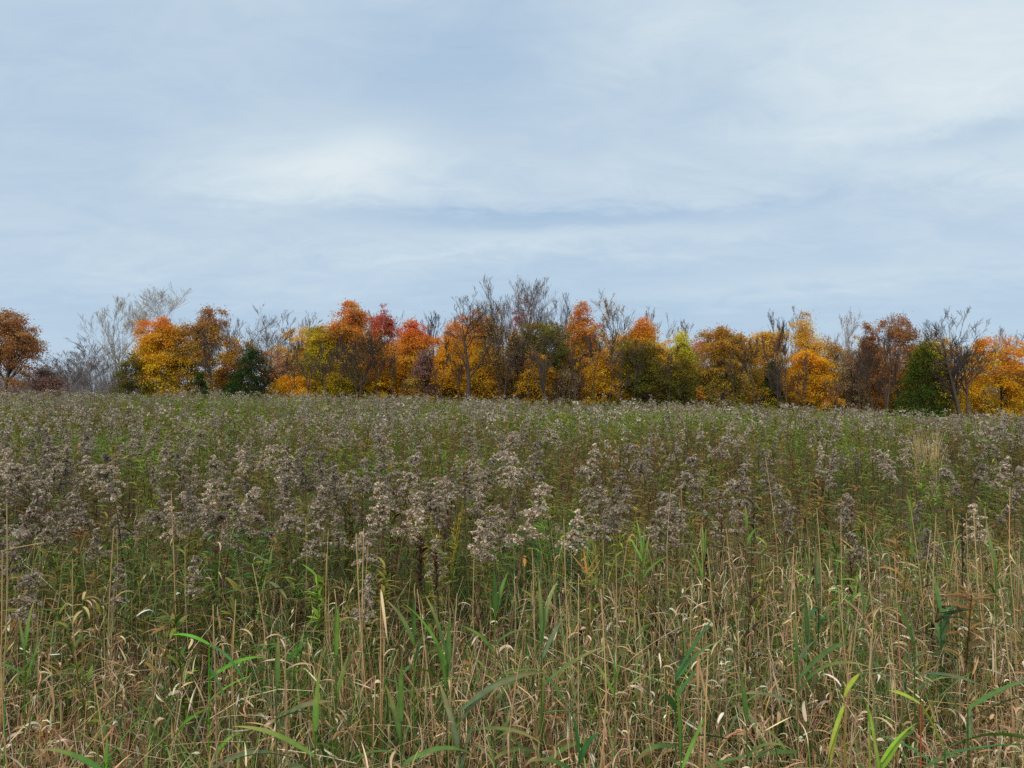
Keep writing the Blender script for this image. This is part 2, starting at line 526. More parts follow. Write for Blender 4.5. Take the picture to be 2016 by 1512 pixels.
def leaf_crown(r, H, z0, W, shape, pal, n_leaf, size, gap=0.0, D=None, tips=None):
    """leaf sprays spread through the volume of a crown with lobes, gaps and thin spots"""
    D = D or W
    n_leaf = int(n_leaf * 4.9)
    size = size * 1.02
    W = W * 1.20
    ncl = max(60, int(n_leaf / 70))
    ph = r.uniform(0, 6.28, 6)
    t = r.beta(1.25, 1.35, ncl) if shape != 'cone' else r.beta(1.0, 1.6, ncl)
    a = r.uniform(0, 2 * math.pi, ncl)
    lobe = 1 + 0.2 * np.sin(3 * a + ph[0] + 4 * t) + 0.16 * np.sin(5 * a + ph[1] - 7 * t) + 0.13 * np.sin(9 * t + ph[2] + a)
    rho = r.uniform(0.12, 1, ncl) ** 0.5 * lobe
    pr = profile(shape, t)
    c = np.stack([np.cos(a) * rho * pr * W / 2, np.sin(a) * rho * pr * D / 2, z0 + t * (H - z0)], -1)
    if tips is not None and len(tips):
        # half of the sprays sit on the branch ends, so the outline follows the limbs
        q = r.integers(0, len(tips), ncl)
        on = r.random(ncl) < 0.55
        tp = tips[q] + r.normal(size=(ncl, 3)) * .08
        on &= (tp[:, 2] > z0 * .9) & (tp[:, 2] < H * .96) & (np.abs(tp[:, 0]) < W * .52)
        c = np.where(on[:, None], tp, c)
        t = np.where(on, np.clip((tp[:, 2] - z0) / (H - z0), 0, 1), t)
    if gap > 0:
        keep = r.random(ncl) > gap * (0.4 + 0.9 * (np.sin(4 * a + 6 * t + ph[3]) > 0))
        c, t, rho = c[keep], t[keep], rho[keep]
        ncl = len(c)
    rad = r.uniform(0.16, 0.42, ncl) * min(1.0, W / 3.2) + 0.06
    cnt = np.maximum((r.uniform(0.5, 1.5, ncl) * n_leaf / ncl), 4).astype(int)
    idx = np.repeat(np.arange(ncl), cnt)
    off = r.normal(size=(len(idx), 3)) * np.array([1.0, 1.0, 0.5]) * rad[idx][:, None] * np.where(r.random(len(idx)) < .10, 1.15, .72)[:, None]
    # sprays slope down towards their outer end
    out = norm(c * np.array([1, 1, 0]) + 1e-6)
    off[:, 2] -= 0.35 * np.sum(off * out[idx], 1)
    pos = c[idx] + off
    pos[:, 2] = np.clip(pos[:, 2], max(z0 - 0.3, 0.02), None)
    hue = r.normal(size=ncl) * 0.15
    h = np.clip((pos[:, 2] - z0) / (H - z0) + hue[idx] + r.normal(size=len(idx)) * 0.06, 0, 1)
    C = palette(pal, h, r, 0.17) * (1 + 0.13 * r.normal(size=ncl))[idx][:, None]
    C[:, 1] *= np.clip(1 + 0.11 * r.normal(size=ncl), .75, 1.3)[idx]
    return flakes(pos, r.uniform(0.65, 1.25, len(pos)) * size, C, 0.3, 0.65, r)

_Y, _G, _O = lin('e0a420'), lin('b08a22'), lin('dc7a1e')
PAL = {
    'flame':   [(0, lin('dcaa24')), (0.5, lin('e0a824')), (0.75, lin('e0962c')), (1, lin('dc7a3a'))],
    'amber':   [(0, lin('dcaa22')), (0.45, lin('dea426')), (0.8, lin('e0962a')), (1, lin('da7e40'))],
    'yellow':  [(0, lin('d89a18')), (1, lin('e0a220'))],
    'gold':    [(0, lin('d09a24')), (0.6, lin('da9824')), (1, lin('da8a28'))],
    'orange':  [(0, lin('c4902c')), (0.4, lin('cc8a2c')), (1, lin('c87634'))],
    'redtop':  [(0, lin('8a6a22')), (0.35, lin('aa7c2e')), (0.65, lin('b4763a')), (1, lin('bc623c'))],
    'scarlet': [(0, lin('c08c26')), (0.5, lin('d88e26')), (0.78, lin('dc6e2e')), (1, lin('d04a3c'))],
    'crimson': [(0, lin('b07a3c')), (0.5, lin('b8643e')), (1, lin('b04a40'))],
    'russet':  [(0, lin('926436')), (0.5, lin('9c6a3c')), (1, lin('92603e'))],
    'brown':   [(0, lin('a4803c')), (0.5, lin('9c783e')), (1, lin('94643e'))],
    'chest':   [(0, lin('4a4a1c')), (0.3, lin('7a662c')), (0.6, lin('98702e')), (1, lin('a06a32'))],
    'olive':   [(0, lin('7c6c22')), (0.6, lin('8c7824')), (1, lin('8a6c26'))],
    'ygreen':  [(0, lin('6c6a2a')), (0.5, lin('8c8a2a')), (1, lin('c0a83a'))],
    'lime':    [(0, lin('a08c1c')), (0.5, lin('b09a20')), (1, lin('a07e28'))],
    'tan':     [(0, lin('96682c')), (0.5, lin('b8853c')), (1, lin('cc9040'))],
    'ochre':   [(0, lin('a47620')), (0.5, lin('b07c22')), (1, lin('b07a2a'))],
    'dkgreen': [(0, lin('1a2a10')), (1, lin('253a17'))],
    'dkolive': [(0, lin('3c4018')), (0.6, lin('4c461c')), (1, lin('6a5020'))],
    'greentree': [(0, lin('283a14')), (0.7, lin('364a18')), (1, lin('6c6a1c'))],
    'purple':  [(0, lin('7c5440')), (0.5, lin('76544a')), (1, lin('785a58'))],
    'greybrn': [(0, lin('7c664a')), (1, lin('8a7052'))],
    'pale':    [(0, lin('b0a080')), (1, lin('c8b898'))],
    'pink':    [(0, lin('a86a4c')), (0.5, lin('b8765a')), (1, lin('b06a58'))],
    'vine':    [(0, lin('b09818')), (1, lin('c4a41c'))],
}

PAL = {k: [(t, tuple(np.minimum(np.array(c) ** 0.80 * (np.array([.95, .93, .8]) if k in ('russet', 'purple', 'pink', 'crimson', 'greybrn') else np.array([1, 1.05, .58])) * (1.0 if k in ('dkgreen', 'greentree', 'flame', 'amber', 'gold') else 1.22), .8))) for t, c in v] for k, v in PAL.items()}

def base_at(cx, top, d):
    p = ray(cx, top, d)
    gz = float(ground_z(p[0], d))
    return (p[0], d, gz), p[2] - gz

def leafy_tree(cx, top, w, d, shape, pal, label, z0=0.06, n=5200, size=0.13, gap=0.12, bark=BARK_DK, name='maple_tree', cat='tree', seed=0, trunk=0.10, group='autumn trees along the wood edge', sticks=True):
    r = np.random.default_rng(seed + int(cx) * 7 + int(top))
    loc, H = base_at(cx, top, d)
    W = w * d / F_PX
    t = thing(name, label, cat, loc, 0, group)
    gs = fit(skeleton(r, H, trunk, limbs=14 if sticks else 8, sub=6, twigs=3, fine=0, start=max(0.15, z0), up=0.12), H * 0.96, W * 1.06)
    big, small = wood_meshes(gs, bark, bark, 0.008)
    obj('trunk', join([big, small]), M_BARK, t)
    tips = np.concatenate([gs[2][0][:, -1], gs[3][0][:, -1], gs[3][0][:, 2]])
    obj('crown', leaf_crown(r, H, z0 * H, W, shape, PAL[pal], n, size, gap, tips=tips), M_LEAF, t)
    return t

def bare_tree(cx, top, w, d, label, trunk=0.12, bark=BARK_GR, twig=None, lean=0.0, leaves=0, pal='tan', lsize=0.10, lrange=(0, 1), seed=0, stems=1, group='bare trees along the wood edge', dens=1.0, up=0.17, start=0.3, name='bare_tree', wob=0.09, ang=(0.4, 0.8), topw=None):
    r = np.random.default_rng(seed + int(cx) * 13 + int(top))
    loc, H = base_at(cx, top, d)
    W = w * d / F_PX
    t = thing(name, label, 'tree', loc, 0, group)
    gs = fit(skeleton(r, H, trunk, lean, limbs=int(9 * dens), sub=6, twigs=4, fine=3, up=up, start=start, stems=stems, wob=wob, ang=ang), H, W)
    twig = twig or bark
    big, small = wood_meshes(gs, bark, twig, 0.0078)
    obj('trunk', big, M_BARK, t)
    obj('crown', small, M_BARK, t)
    if leaves:
        tips = np.concatenate([gs[3][0].reshape(-1, 3), gs[4][0].reshape(-1, 3)])
        h = tips[:, 2] / H
        tips = tips[(h > lrange[0]) & (h < lrange[1])]
        ctr = tips[r.integers(0, len(tips), max(6, leaves // 7))]
        pos = np.repeat(ctr, 7, 0) + r.normal(size=(len(ctr) * 7, 3)) * 0.13
        C = palette(PAL[pal], np.clip(pos[:, 2] / H, 0, 1), r, 0.2)
        obj('foliage', flakes(pos, r.uniform(0.6, 1.2, len(pos)) * lsize, C, 0.4, 0.65, r), M_LEAF, t)
    return t

def bush(cx, top, w, d, shape, pal, label, n=3000, size=0.11, gap=0.03, name='shrub', seed=0, twiggy=0, group='shrubs under the trees', side=None):
    r = np.random.default_rng(seed + int(cx) * 17 + int(top))
    loc, H = base_at(cx, top, d)
    W = w * d / F_PX
    t = thing(name, label, 'shrub', loc, 0, group)
    gs = fit(skeleton(r, H, 0.05, limbs=10, sub=5, twigs=4, fine=3 if twiggy else 0, start=0.05, stems=3, up=0.06), H * (1.0 if twiggy else 0.92), W * (1 if twiggy else .82))
    a, b = wood_meshes(gs, BARK_BR, BARK_BR, 0.006)
    obj('stems', join([a, b]), M_BARK, t)
    obj('crown', leaf_crown(r, H, 0.0, W, shape, PAL[pal], n, size, gap), M_LEAF, t)
    if side:
        k = int(n * 0.35)
        pos = np.stack([r.uniform(0.05, 0.5, k) * W, r.uniform(-.5, .1, k) * W, r.uniform(0.35, 1.0, k) * H], -1)
        pos[:, 0] *= profile(shape, pos[:, 2] / H) * 1.02
        keep = np.sin(pos[:, 0] * 9 + pos[:, 2] * 5) + r.normal(size=k) * .5 > -0.3
        pos = pos[keep]
        obj('vine', flakes(pos, r.uniform(.6, 1.2, len(pos)) * size, palette(PAL[side], r.random(len(pos)), r), 0.5, .65, r), M_LEAF, t)
    return t

def build_trees():
    L, B, S = leafy_tree, bare_tree, bush
    # ---- left end
    L(10, 614, 106, 58, 'dome', 'russet', 'russet brown tree at the left edge of the wood', 0.12, 6800, .12, .16, BARK_DK, trunk=.16, seed=2)
    S(92, 722, 70, 58, 'dome', 'purple', 'dark reddish brown shrub beside the russet tree at the left edge', 1500, .10, .1, twiggy=1)
    B(88, 655, 110, 57, 'bare grey branch tree leaning right beside the russet tree', .05, BARK_GR, lean=.75, dens=.5)
    for i, (x, tp, w) in enumerate([(122, 700, 50), (150, 690, 60), (172, 664, 60), (196, 688, 60), (140, 712, 50), (214, 672, 60), (108, 716, 44), (182, 700, 60), (160, 708, 66)]):
        B(x, tp, w, 66 + 2 * (i % 4), 'thin grey bare sapling in the gap left of the flame maple', .035, BARK_GR, lean=.1 * ((i % 3) - 1), dens=.9, group='bare saplings in the gap')
    B(240, 576, 112, 60, 'pale many-stemmed tree with few cream leaves, left of the flame maple', .075, BARK_PALE, leaves=700, pal='pale', stems=2, up=.16, lrange=(.3, 1), lsize=.09, dens=1.0)
    B(296, 550, 136, 63, 'tall pale open-branched tree behind the flame maple', .07, BARK_PALE, leaves=300, pal='pale', lrange=(.7, 1), start=.45, lsize=.10, dens=1.2)
    S(262, 694, 100, 57, 'cone', 'dkolive', 'dark olive bush at the foot of the flame maple', 2600, .11)
    L(322, 626, 98, 58, 'egg', 'flame', 'flame maple, orange top over yellow, left end of the wood', .02, 6500, .125, .03)
    L(372, 634, 92, 58.5, 'egg', 'brown', 'dull brown leafy tree right against the flame maple', .02, 5200, .12, .08)
    L(410, 603, 56, 60, 'egg', 'russet', 'narrow dark brown leaf crown on a tall thin trunk', .45, 2100, .12, .25, trunk=.08)
    B(424, 640, 60, 56, 'thin dark bare tree right of the narrow brown crown', .07, BARK_DK)
    B(440, 612, 60, 64, 'faint grey bare tree behind the narrow brown crown', .05, BARK_GR)
    S(394, 736, 32, 56, 'egg', 'dkgreen', 'small dark green bush under the dull brown tree', 900, .10)
    B(512, 640, 136, 56.2, 'dark crooked bare tree behind the rounded dark green cedar', .13, BARK_DK, leaves=300, pal='greybrn', lean=.12, ang=(.6, 1.15), up=.07)
    B(470, 660, 70, 60, 'brown twiggy half-bare tree left of the crooked tree', .06, BARK_BR, leaves=420, pal='greybrn')
    B(502, 592, 96, 66, 'tall grey bare tree rising behind the crooked dark tree', .06, BARK_GR, up=.16)
    B(550, 615, 80, 68, 'faint bare tree between the crooked tree and tan tree', .05, BARK_GR, up=.16)
    L(452, 706, 60, 63, 'dome', 'orange', 'low orange tree glowing behind the dark cedar', .02, 1900, .12, .1)
    S(497, 690, 82, 56.5, 'egg', 'dkgreen', 'rounded dark green cedar at the meadow edge', 3800, .10, 0.02, name='cedar_tree')
    L(566, 742, 88, 57, 'dome', 'gold', 'low spreading golden tree right of the dark cedar', .02, 2400, .115, .08)
    L(545, 690, 56, 62, 'egg', 'pink', 'dusky pink half-bare tree behind the crooked trunk', .1, 900, .11, .4)
    L(596, 644, 78, 61, 'egg', 'tan', 'thin tan tree, sparse, left of the yellow-green tree', .15, 2100, .115, .35, BARK_BR)
    B(607, 612, 80, 66, 'grey bare tree behind the thin tan tree', .05, BARK_GR)
    L(634, 640, 66, 59, 'egg', 'lime', 'yellow-green tree with dark forked stems', .02, 3600, .12, .12)
    L(655, 735, 62, 57, 'dome', 'lime', 'low bright yellow-green tree at the meadow edge', .0, 1600, .115, .05)
    B(604, 690, 66, 55, 'low dark forked bare tree in front of the tan tree', .07, BARK_DK, dens=.6)
    L(688, 592, 92, 60, 'egg', 'redtop', 'tall red-topped maple with brown lower branches', .1, 5600, .125, .12, trunk=.14)
    B(700, 640, 110, 55, 'dark vase-shaped bare tree in front of the red-topped maple', .10, BARK_BR, stems=3, up=.14, leaves=300, pal='ochre')
    S(694, 706, 62, 57, 'dome', 'olive', 'dull olive bush at the foot of the red-topped maple', 1900, .11, .1)
    B(728, 598, 60, 66, 'bare grey tree between the red-topped and crimson maples', .05, BARK_GR)
    L(757, 600, 58, 63, 'egg', 'crimson', 'crimson maple with a thin pointed top', .25, 2300, .12, .22)
    L(738, 655, 74, 61, 'dome', 'redtop', 'brownish red tree below the crimson maple', .05, 2500, .12, .15)
    L(752, 690, 78, 57.5, 'egg', 'gold', 'golden tree at the meadow edge below the crimson maple', .02, 3400, .12, .08)
    L(806, 626, 72, 59, 'egg', 'scarlet', 'scarlet-topped rounded maple fading to orange below', .04, 5000, .12, .05)
    S(833, 690, 50, 57, 'egg', 'purple', 'purplish brown shrub right of the scarlet maple', 1900, .105, .1, twiggy=1)
    S(815, 742, 60, 56.5, 'dome', 'brown', 'low dull brown shrub under the scarlet maple', 1300, .11, .1)
    # ---- middle
    B(851, 612, 60, 63, 'dark bare tree right of the scarlet maple', .07, BARK_DK)
    L(890, 628, 74, 61, 'egg', 'orange', 'orange maple right of the bare dark tree', .06, 4200, .12, .1)
    L(884, 668, 84, 59, 'egg', 'gold', 'broad golden orange tree left of the forked dark trunk', .0, 4300, .12, .06)
    L(940, 606, 60, 61, 'egg', 'redtop', 'reddish brown crown behind the forked dark trunk', .3, 2600, .12, .2)
    B(927, 566, 126, 55, 'large dark forked bare tree left of the tallest bare trees', .20, BARK_DK, leaves=180, pal='tan', start=.36, ang=(.4, .9))
    L(960, 682, 66, 57.5, 'egg', 'ochre', 'rounded olive yellow tree right of the forked dark trunk', .0, 3600, .115, .06)
    B(975, 540, 84, 61, 'tallest slender bare tree near the middle', .10, BARK_BR, dens=1.9, up=.18, twig=BARK_GR)
    B(1032, 540, 112, 62, 'tallest broad bare tree near the middle', .12, BARK_BR, dens=2.2, up=.16, twig=BARK_GR, start=.4)
    B(985, 600, 70, 56, 'tan-leaved open tree under the slender tallest tree', .08, BARK_BR, leaves=750, pal='tan')
    L(1028, 590, 56, 63, 'egg', 'crimson', 'sparse crimson leaves under the broad tallest bare tree', .55, 700, .11, .4)
    S(1014, 650, 56, 58, 'column', 'greybrn', 'dark vine-wrapped brown trunk column in the middle', 3200, .10, .1, twiggy=1, name='vine_column')
    L(1050, 690, 60, 57, 'egg', 'ochre', 'small ochre tree right of the dark trunk column', .0, 2600, .11, .08)
    L(1072, 632, 96, 58.5, 'vase', 'dkolive', 'dark olive-topped tree on a leaning forked trunk', .42, 3200, .12, .18, trunk=.17)
    B(1082, 640, 80, 55, 'dark forked trunk under the olive-topped tree', .15, BARK_DK, lean=-.15, dens=.6)
    B(1096, 580, 80, 64, 'bare grey tree behind the olive-topped tree', .06, BARK_GR)
    B(1125, 576, 50, 63, 'dark bare tree left of the orange-red pointed tree', .06, BARK_DK)
    L(1146, 597, 74, 60, 'egg', 'redtop', 'tall orange-red pointed tree, brown below, right of middle', .02, 5200, .12, .12)
    S(1115, 730, 74, 57, 'dome', 'greybrn', 'grey brown twiggy shrub right of the leaning trunk', 1600, .10, .15, twiggy=1)
    B(1203, 576, 96, 61, 'large half-bare tree with yellow leaves and pale twigs', .11, BARK_BR, leaves=1100, pal='tan', up=.12)
    L(1190, 690, 84, 58, 'egg', 'ochre', 'ochre leafy tree below the large half-bare tree', .0, 3800, .12, .1)
    B(1262, 604, 60, 66, 'faint bare tree right of the large half-bare tree', .05, BARK_GR)
    B(1222, 700, 40, 54.5, 'thin crooked dark trunk before the olive bushes', .06, BARK_DK, dens=.5, lean=-.1)
    L(1268, 627, 86, 60, 'egg', 'flame', 'golden maple with orange top behind the dark olive tree', .15, 4800, .12, .08)
    L(1236, 690, 52, 58, 'egg', 'lime', 'yellow-olive tree left of the dark olive tree', .0, 2300, .115, .08)
    L(1280, 664, 92, 57, 'egg', 'dkolive', 'dark olive tree in front of the golden maple', .0, 5200, .115, .05)
    # ---- right of middle
    B(1322, 618, 74, 66, 'grey bare tree between golden maple and yellow-green tree', .05, BARK_GR)
    B(1360, 626, 60, 66, 'pinkish half-bare tree behind the yellow-green tree', .05, BARK_BR, leaves=260, pal='pink')
    L(1341, 655, 60, 60, 'egg', 'ygreen', 'pale yellow-green pointed tree', .02, 3300, .115, .1)
    S(1346, 710, 76, 57.5, 'dome', 'dkolive', 'grey-green bush below the pale yellow-green tree', 2300, .11, .1, twiggy=1)
    S(1376, 758, 26, 56.5, 'egg', 'orange', 'tiny red-orange bush left of the chestnut tree', 420, .09)
    L(1422, 646, 106, 58, 'egg', 'chest', 'big rounded chestnut brown tree, olive below', .0, 7600, .12, .04)
    L(1490, 645, 72, 60, 'egg', 'tan', 'tan tree between the chestnut tree and dark green column', .08, 3600, .12, .18, BARK_BR)
    S(1520, 712, 46, 57.5, 'column', 'dkgreen', 'narrow dark green column among the trunks', 1700, .10, .08, name='evergreen_column')
    S(1506, 762, 44, 57, 'dome', 'lime', 'small yellow-green spray under the dark green column', 450, .10, .3)
    B(1530, 608, 66, 56, 'slim dark bare tree above the dark green column', .07, BARK_DK, up=.15)
    B(1585, 602, 80, 67, 'faint bare tree behind the pointed tan tree', .05, BARK_GR, up=.16)
    L(1584, 614, 66, 61, 'egg', 'tan', 'pointed pale tan tree over the orange dome', .25, 2900, .11, .22, BARK_BR)
    B(1552, 660, 56, 55, 'dark slender leaning tree left of the orange dome', .06, BARK_DK, lean=-.1, dens=.6)
    L(1590, 690, 92, 58.5, 'dome', 'gold', 'orange dome-shaped maple right of the dark green column', .0, 5200, .12, .04)
    L(1636, 752, 40, 57, 'dome', 'orange', 'low orange bush at the right foot of the dome maple', .0, 800, .10, .05)
    B(1576, 690, 40, 55, 'dark crooked sapling in front of the orange dome', .05, BARK_DK, dens=.6)
    B(1658, 606, 78, 62, 'pink-leaved half-bare tree right of the pale tan tree', .07, BARK_PALE, leaves=420, pal='pink', up=.15)
    L(1640, 672, 60, 62, 'egg', 'brown', 'dull brown tree behind the orange dome', .05, 1900, .115, .2)
    S(1676, 690, 60, 58, 'dome', 'greybrn', 'dark grey-brown twiggy shrub right of the orange dome', 2200, .10, .15, twiggy=1)
    B(1630, 745, 30, 54.5, 'thin leaning dark trunk at the right of the orange dome', .045, BARK_DK, lean=.25, dens=.4)
    # ---- right end
    L(1706, 630, 40, 61, 'egg', 'russet', 'narrow russet crown on a straight bare trunk', .4, 1000, .115, .3, trunk=.07)
    L(1770, 620, 76, 60, 'egg', 'russet', 'brown orange crown on tall twin trunks, right end', .35, 2900, .12, .22, trunk=.11)
    B(1744, 640, 66, 55, 'tall straight dark trunk before the brown orange crown', .10, BARK_DK, up=.14)
    B(1722, 660, 66, 55.5, 'forked bare tree left of the straight dark trunk', .07, BARK_BR)
    B(1752, 612, 60, 66, 'faint bare tree behind the brown orange crown', .05, BARK_GR)
    L(1715, 700, 76, 63, 'dome', 'orange', 'low burnt orange tree behind the forked bare tree', .0, 2500, .12, .12)
    L(1836, 645, 44, 63, 'egg', 'brown', 'brown leaves showing left of the great bare tree', .2, 1100, .115, .3)
    S(1818, 674, 96, 54.6, 'egg', 'greentree', 'dark green bush draped with yellow vine', 5200, .105, .02, side='vine')
    S(1866, 735, 50, 57.5, 'dome', 'brown', 'dull brown shrub left of the great bare trunk', 1000, .10, .2)
    B(1898, 606, 166, 52.5, 'great spreading dark bare tree at the right end', .15, BARK_DK, twig=BARK_DK, stems=3, ang=(.5, 1.05), up=.10, dens=1.35, start=.42)
    L(1966, 664, 124, 58, 'round', 'amber', 'big golden maple at the right edge with pinkish orange top', .0, 7600, .125, .03)
    B(1985, 640, 60, 63, 'faint twiggy tree behind the big golden maple', .05, BARK_GR)
    B(2030, 632, 120, 54, 'dark trunk with brown leaves at the right edge', .19, BARK_DK, leaves=350, pal='greybrn', lean=.1)
    L(2070, 655, 90, 58, 'egg', 'orange', 'orange tree just past the right edge trunk', .05, 3000, .12, .1)
    L(-70, 640, 110, 60, 'egg', 'brown', 'brown tree beyond the russet tree, left end', .1, 3000, .12, .1)
build_trees()

def build_back_trees():
    rows = [(458, 668, 90, 'tan', 'thin tan tree behind the dark crooked tree'), (548, 676, 90, 'ochre', 'ochre tree behind the low golden tree'),
            (622, 668, 100, 'ochre', 'ochre brown tree behind the yellow-green tree'), (716, 640, 90, 'brown', 'brown tree between the red-topped maple and the crimson maple'),
            (782, 676, 80, 'gold', 'golden tree behind the scarlet maple'), (846, 690, 80, 'brown', 'dull brown tree behind the purplish shrub'),
            (912, 652, 96, 'gold', 'golden tree behind the large forked dark tree'), (966, 640, 90, 'brown', 'brown tree under the slender tallest bare tree'),
            (1004, 668, 90, 'tan', 'tan tree behind the vine-wrapped trunk column'), (1052, 656, 90, 'brown', 'dull brown tree behind the small ochre tree'),
            (1108, 640, 90, 'brown', 'brown tree left of the orange-red pointed tree'), (1174, 640, 100, 'ochre', 'tall ochre tree behind the large half-bare tree'),
            (1226, 652, 80, 'tan', 'tan tree left of the orange-topped golden maple'), (1316, 668, 76, 'tan', 'tan tree behind the pale yellow-green tree'),
            (1374, 664, 70, 'pink', 'dusky pink tree left of the chestnut tree'), (1462, 668, 90, 'ochre', 'ochre tree right of the chestnut tree'),
            (1538, 676, 84, 'ochre', 'ochre tree left of the orange dome'), (1624, 664, 80, 'brown', 'brown tree right above the orange dome'),
            (1680, 660, 90, 'tan', 'tan brown tree behind the grey-brown twiggy shrub'), (1742, 672, 90, 'orange', 'burnt orange tree behind the straight dark trunk'),
            (1800, 662, 76, 'brown', 'brown tree behind the vine-draped bush'), (1860, 668, 84, 'tan', 'tan tree behind the great bare tree'), (1912, 676, 80, 'brown', 'brown tree between the great bare tree and golden maple')]
    for i, (x, tp, w, pal, lab) in enumerate(rows):
        leafy_tree(x, tp, w, 63.5 + (i % 3) * 1.2, 'egg', pal, lab, .02, 2100, .12, .22, BARK_BR, seed=60, trunk=.08, group='trees in the second row of the wood')
build_back_trees()

def build_front_trunks():
    for i, (x, tp, w, lean, lab) in enumerate([(576, 668, 40, .1, 'slim dark bare tree in front of the low golden tree'), (640, 672, 36, -.08, 'slim dark bare tree in front of the yellow-green tree'), (664, 650, 40, .05, 'slim dark bare tree at the left side of the red-topped maple'),
            (742, 650, 44, .06, 'slim grey bare tree in front of the brownish red tree'), (778, 690, 36, -.05, 'slim dark bare tree left of the scarlet maple'), (868, 664, 40, .05, 'slim dark bare tree left of the broad golden orange tree'),
            (906, 690, 30, -.1, 'thin bare sapling in front of the broad golden orange tree'), (990, 640, 56, .04, 'dark bare tree left of the vine-wrapped trunk column'), (1036, 680, 36, .06, 'slim bare tree right of the vine-wrapped trunk column'),
            (1134, 660, 44, -.05, 'slim dark bare tree in front of the orange-red pointed tree'), (1164, 650, 44, .08, 'slim brown bare tree right of the orange-red pointed tree'), (1198, 680, 40, .0, 'slim dark bare tree in front of the ochre leafy tree'),
            (1246, 668, 40, .05, 'slim bare tree at the left side of the dark olive tree'), (1320, 676, 44, -.06, 'slim grey bare tree left of the pale yellow-green tree'), (1446, 690, 40, .07, 'slim brown bare tree in front of the chestnut tree'),
            (1488, 660, 44, .0, 'slim brown bare tree in front of the tan tree'), (1690, 668, 44, .06, 'slim grey bare tree left of the forked bare tree'), (1856, 672, 40, -.06, 'slim dark bare tree between the vine-draped bush and great tree')]):
        bare_tree(x, tp, w, 55.3 + .3 * (i % 3), lab, .055, BARK_DK if i % 3 else BARK_BR, lean=lean, dens=.6, start=.35, seed=5, group='slim trees along the wood edge', leaves=60 * (i % 2), pal='ochre')
build_front_trunks()

def build_woods():
    r = np.random.default_rng(77)
    parts = []
    # tangled understorey that closes the gaps between the trunks
    n = 260000
    x = r.uniform(-20.0, 52, n) * 1.0
    y = r.uniform(65, 76, n)
    px = 1008 + x / y * F_PX
    keep = (px > 275)
    x, y, px = x[keep], y[keep], px[keep]
    hmax = 3.2 + 4.2 * fnoise(x, y * .4, 3.0, 4)
    z = ground_z(x, y) + r.beta(1.0, 1.2, len(x)) * hmax
    cols = np.array([lin(c) for c in ('a87a3a', 'b8863a', '86643c', 'c08c40', '786448', '8a7c3c', 'b87444', '6c5c42')])
    k = (fnoise(x, y, 2.2, 9) * 1.6 * len(cols) - 2).astype(int) + r.integers(-1, 2, len(x))
    C = jit(cols[np.clip(k, 0, len(cols) - 1)], len(x), .18, r)
    parts.append(flakes(np.stack([x, y, z], -1), r.uniform(.11, .2, len(x)), C, .4, .65, r))
    g = obj('woods', join(parts), M_LEAF)
    tag(g, 'brown and ochre undergrowth filling the wood behind the front trees', kind='stuff')
    # stems in it
    n = 420
    x = r.uniform(-20, 52, n); y = r.uniform(64, 78, n)
    ok = 1008 + x / y * F_PX > 270
    x, y = x[ok], y[ok]
    n = len(x)
    base = np.stack([x, y, ground_z(x, y)], -1)
    p = arcs(base, r.uniform(0, 6.28, n), r.uniform(1.38, 1.56, n), r.uniform(1.3, 1.56, n), r.uniform(3, 6.5, n), 6)
    gs = [(p, r.uniform(.03, .08, n)[:, None] * np.linspace(1, .3, 7)[None])]
    P1, R1, L1 = grow(gs[0][0], gs[0][1], np.full(n, 5.0), 6, (.3, 1), (.4, .9), .3, 4, .08, .15, .5, r)
    P2, R2, L2 = grow(P1, R1, L1, 4, (.2, 1), (.4, .9), .5, 3, .08, .15, .6, r)
    tw = join([tubes(gs[0][0], gs[0][1], 4, jit(BARK_BR, n, .2, r)), tubes(P1, np.maximum(R1, .007), 3, jit(BARK_BR, len(P1), .2, r)), tubes(P2, np.maximum(R2, .006), 3, jit(BARK_GR, len(P2), .2, r))])
    o = obj('woods', tw, M_BARK)
    tag(o, 'thin grey and brown trunks crowded behind the front trees', kind='stuff')
    # far grey wood seen through the gap on the left
    n = 900
    x = r.uniform(-78, -42, n); y = r.uniform(92, 112, n)
    base = np.stack([x, y, ground_z(x, y) - .2], -1)
    hgt = r.uniform(2.5, 5.2, n)
    p = arcs(base, r.uniform(0, 6.28, n), r.uniform(1.3, 1.56, n), r.uniform(1.2, 1.56, n), hgt, 5)
    Rr = r.uniform(.03, .06, n)[:, None] * np.linspace(1, .3, 6)[None]
    P1, R1, L1 = grow(p, Rr, hgt, 7, (.2, 1), (.3, .8), .4, 3, .1, .15, .6, r)
    P2, R2, L2 = grow(P1, R1, L1, 4, (.2, 1), (.3, .8), .5, 2, .1, .15, .6, r)
    gr = lin('7c7474')
    o = obj('far_woods', join([tubes(p, Rr, 3, jit(gr, n, .15, r)), tubes(P1, np.maximum(R1, .01), 3, jit(gr, len(P1), .15, r)), tubes(P2, np.maximum(R2, .008), 3, jit(gr, len(P2), .15, r))]), M_BARK)
    tag(o, 'far grey leafless wood seen through the gap on the left', kind='stuff')
build_woods()

# ------------------------------------------------------------------ goldenrod gone to seed
FLUFF = [lin(c) for c in ('d2c4ae', 'b6a48a', 'e0d4c2', 'a08c72', 'c6b49c', '8e7c62')]
DEADLEAF = [lin(c) for c in ('4c3a2a', '5c4630', '3c2e24', '6a5438')]
GREENLEAF = [lin(c) for c in ('5e7830', '6e8232', '526c28', '808838', '466026')]
YELLEAF = [lin(c) for c in ('848034', '908438', '767434', '806a38')]
STEMC = [lin(c) for c in ('6a5640', '7c684c', '584634')]

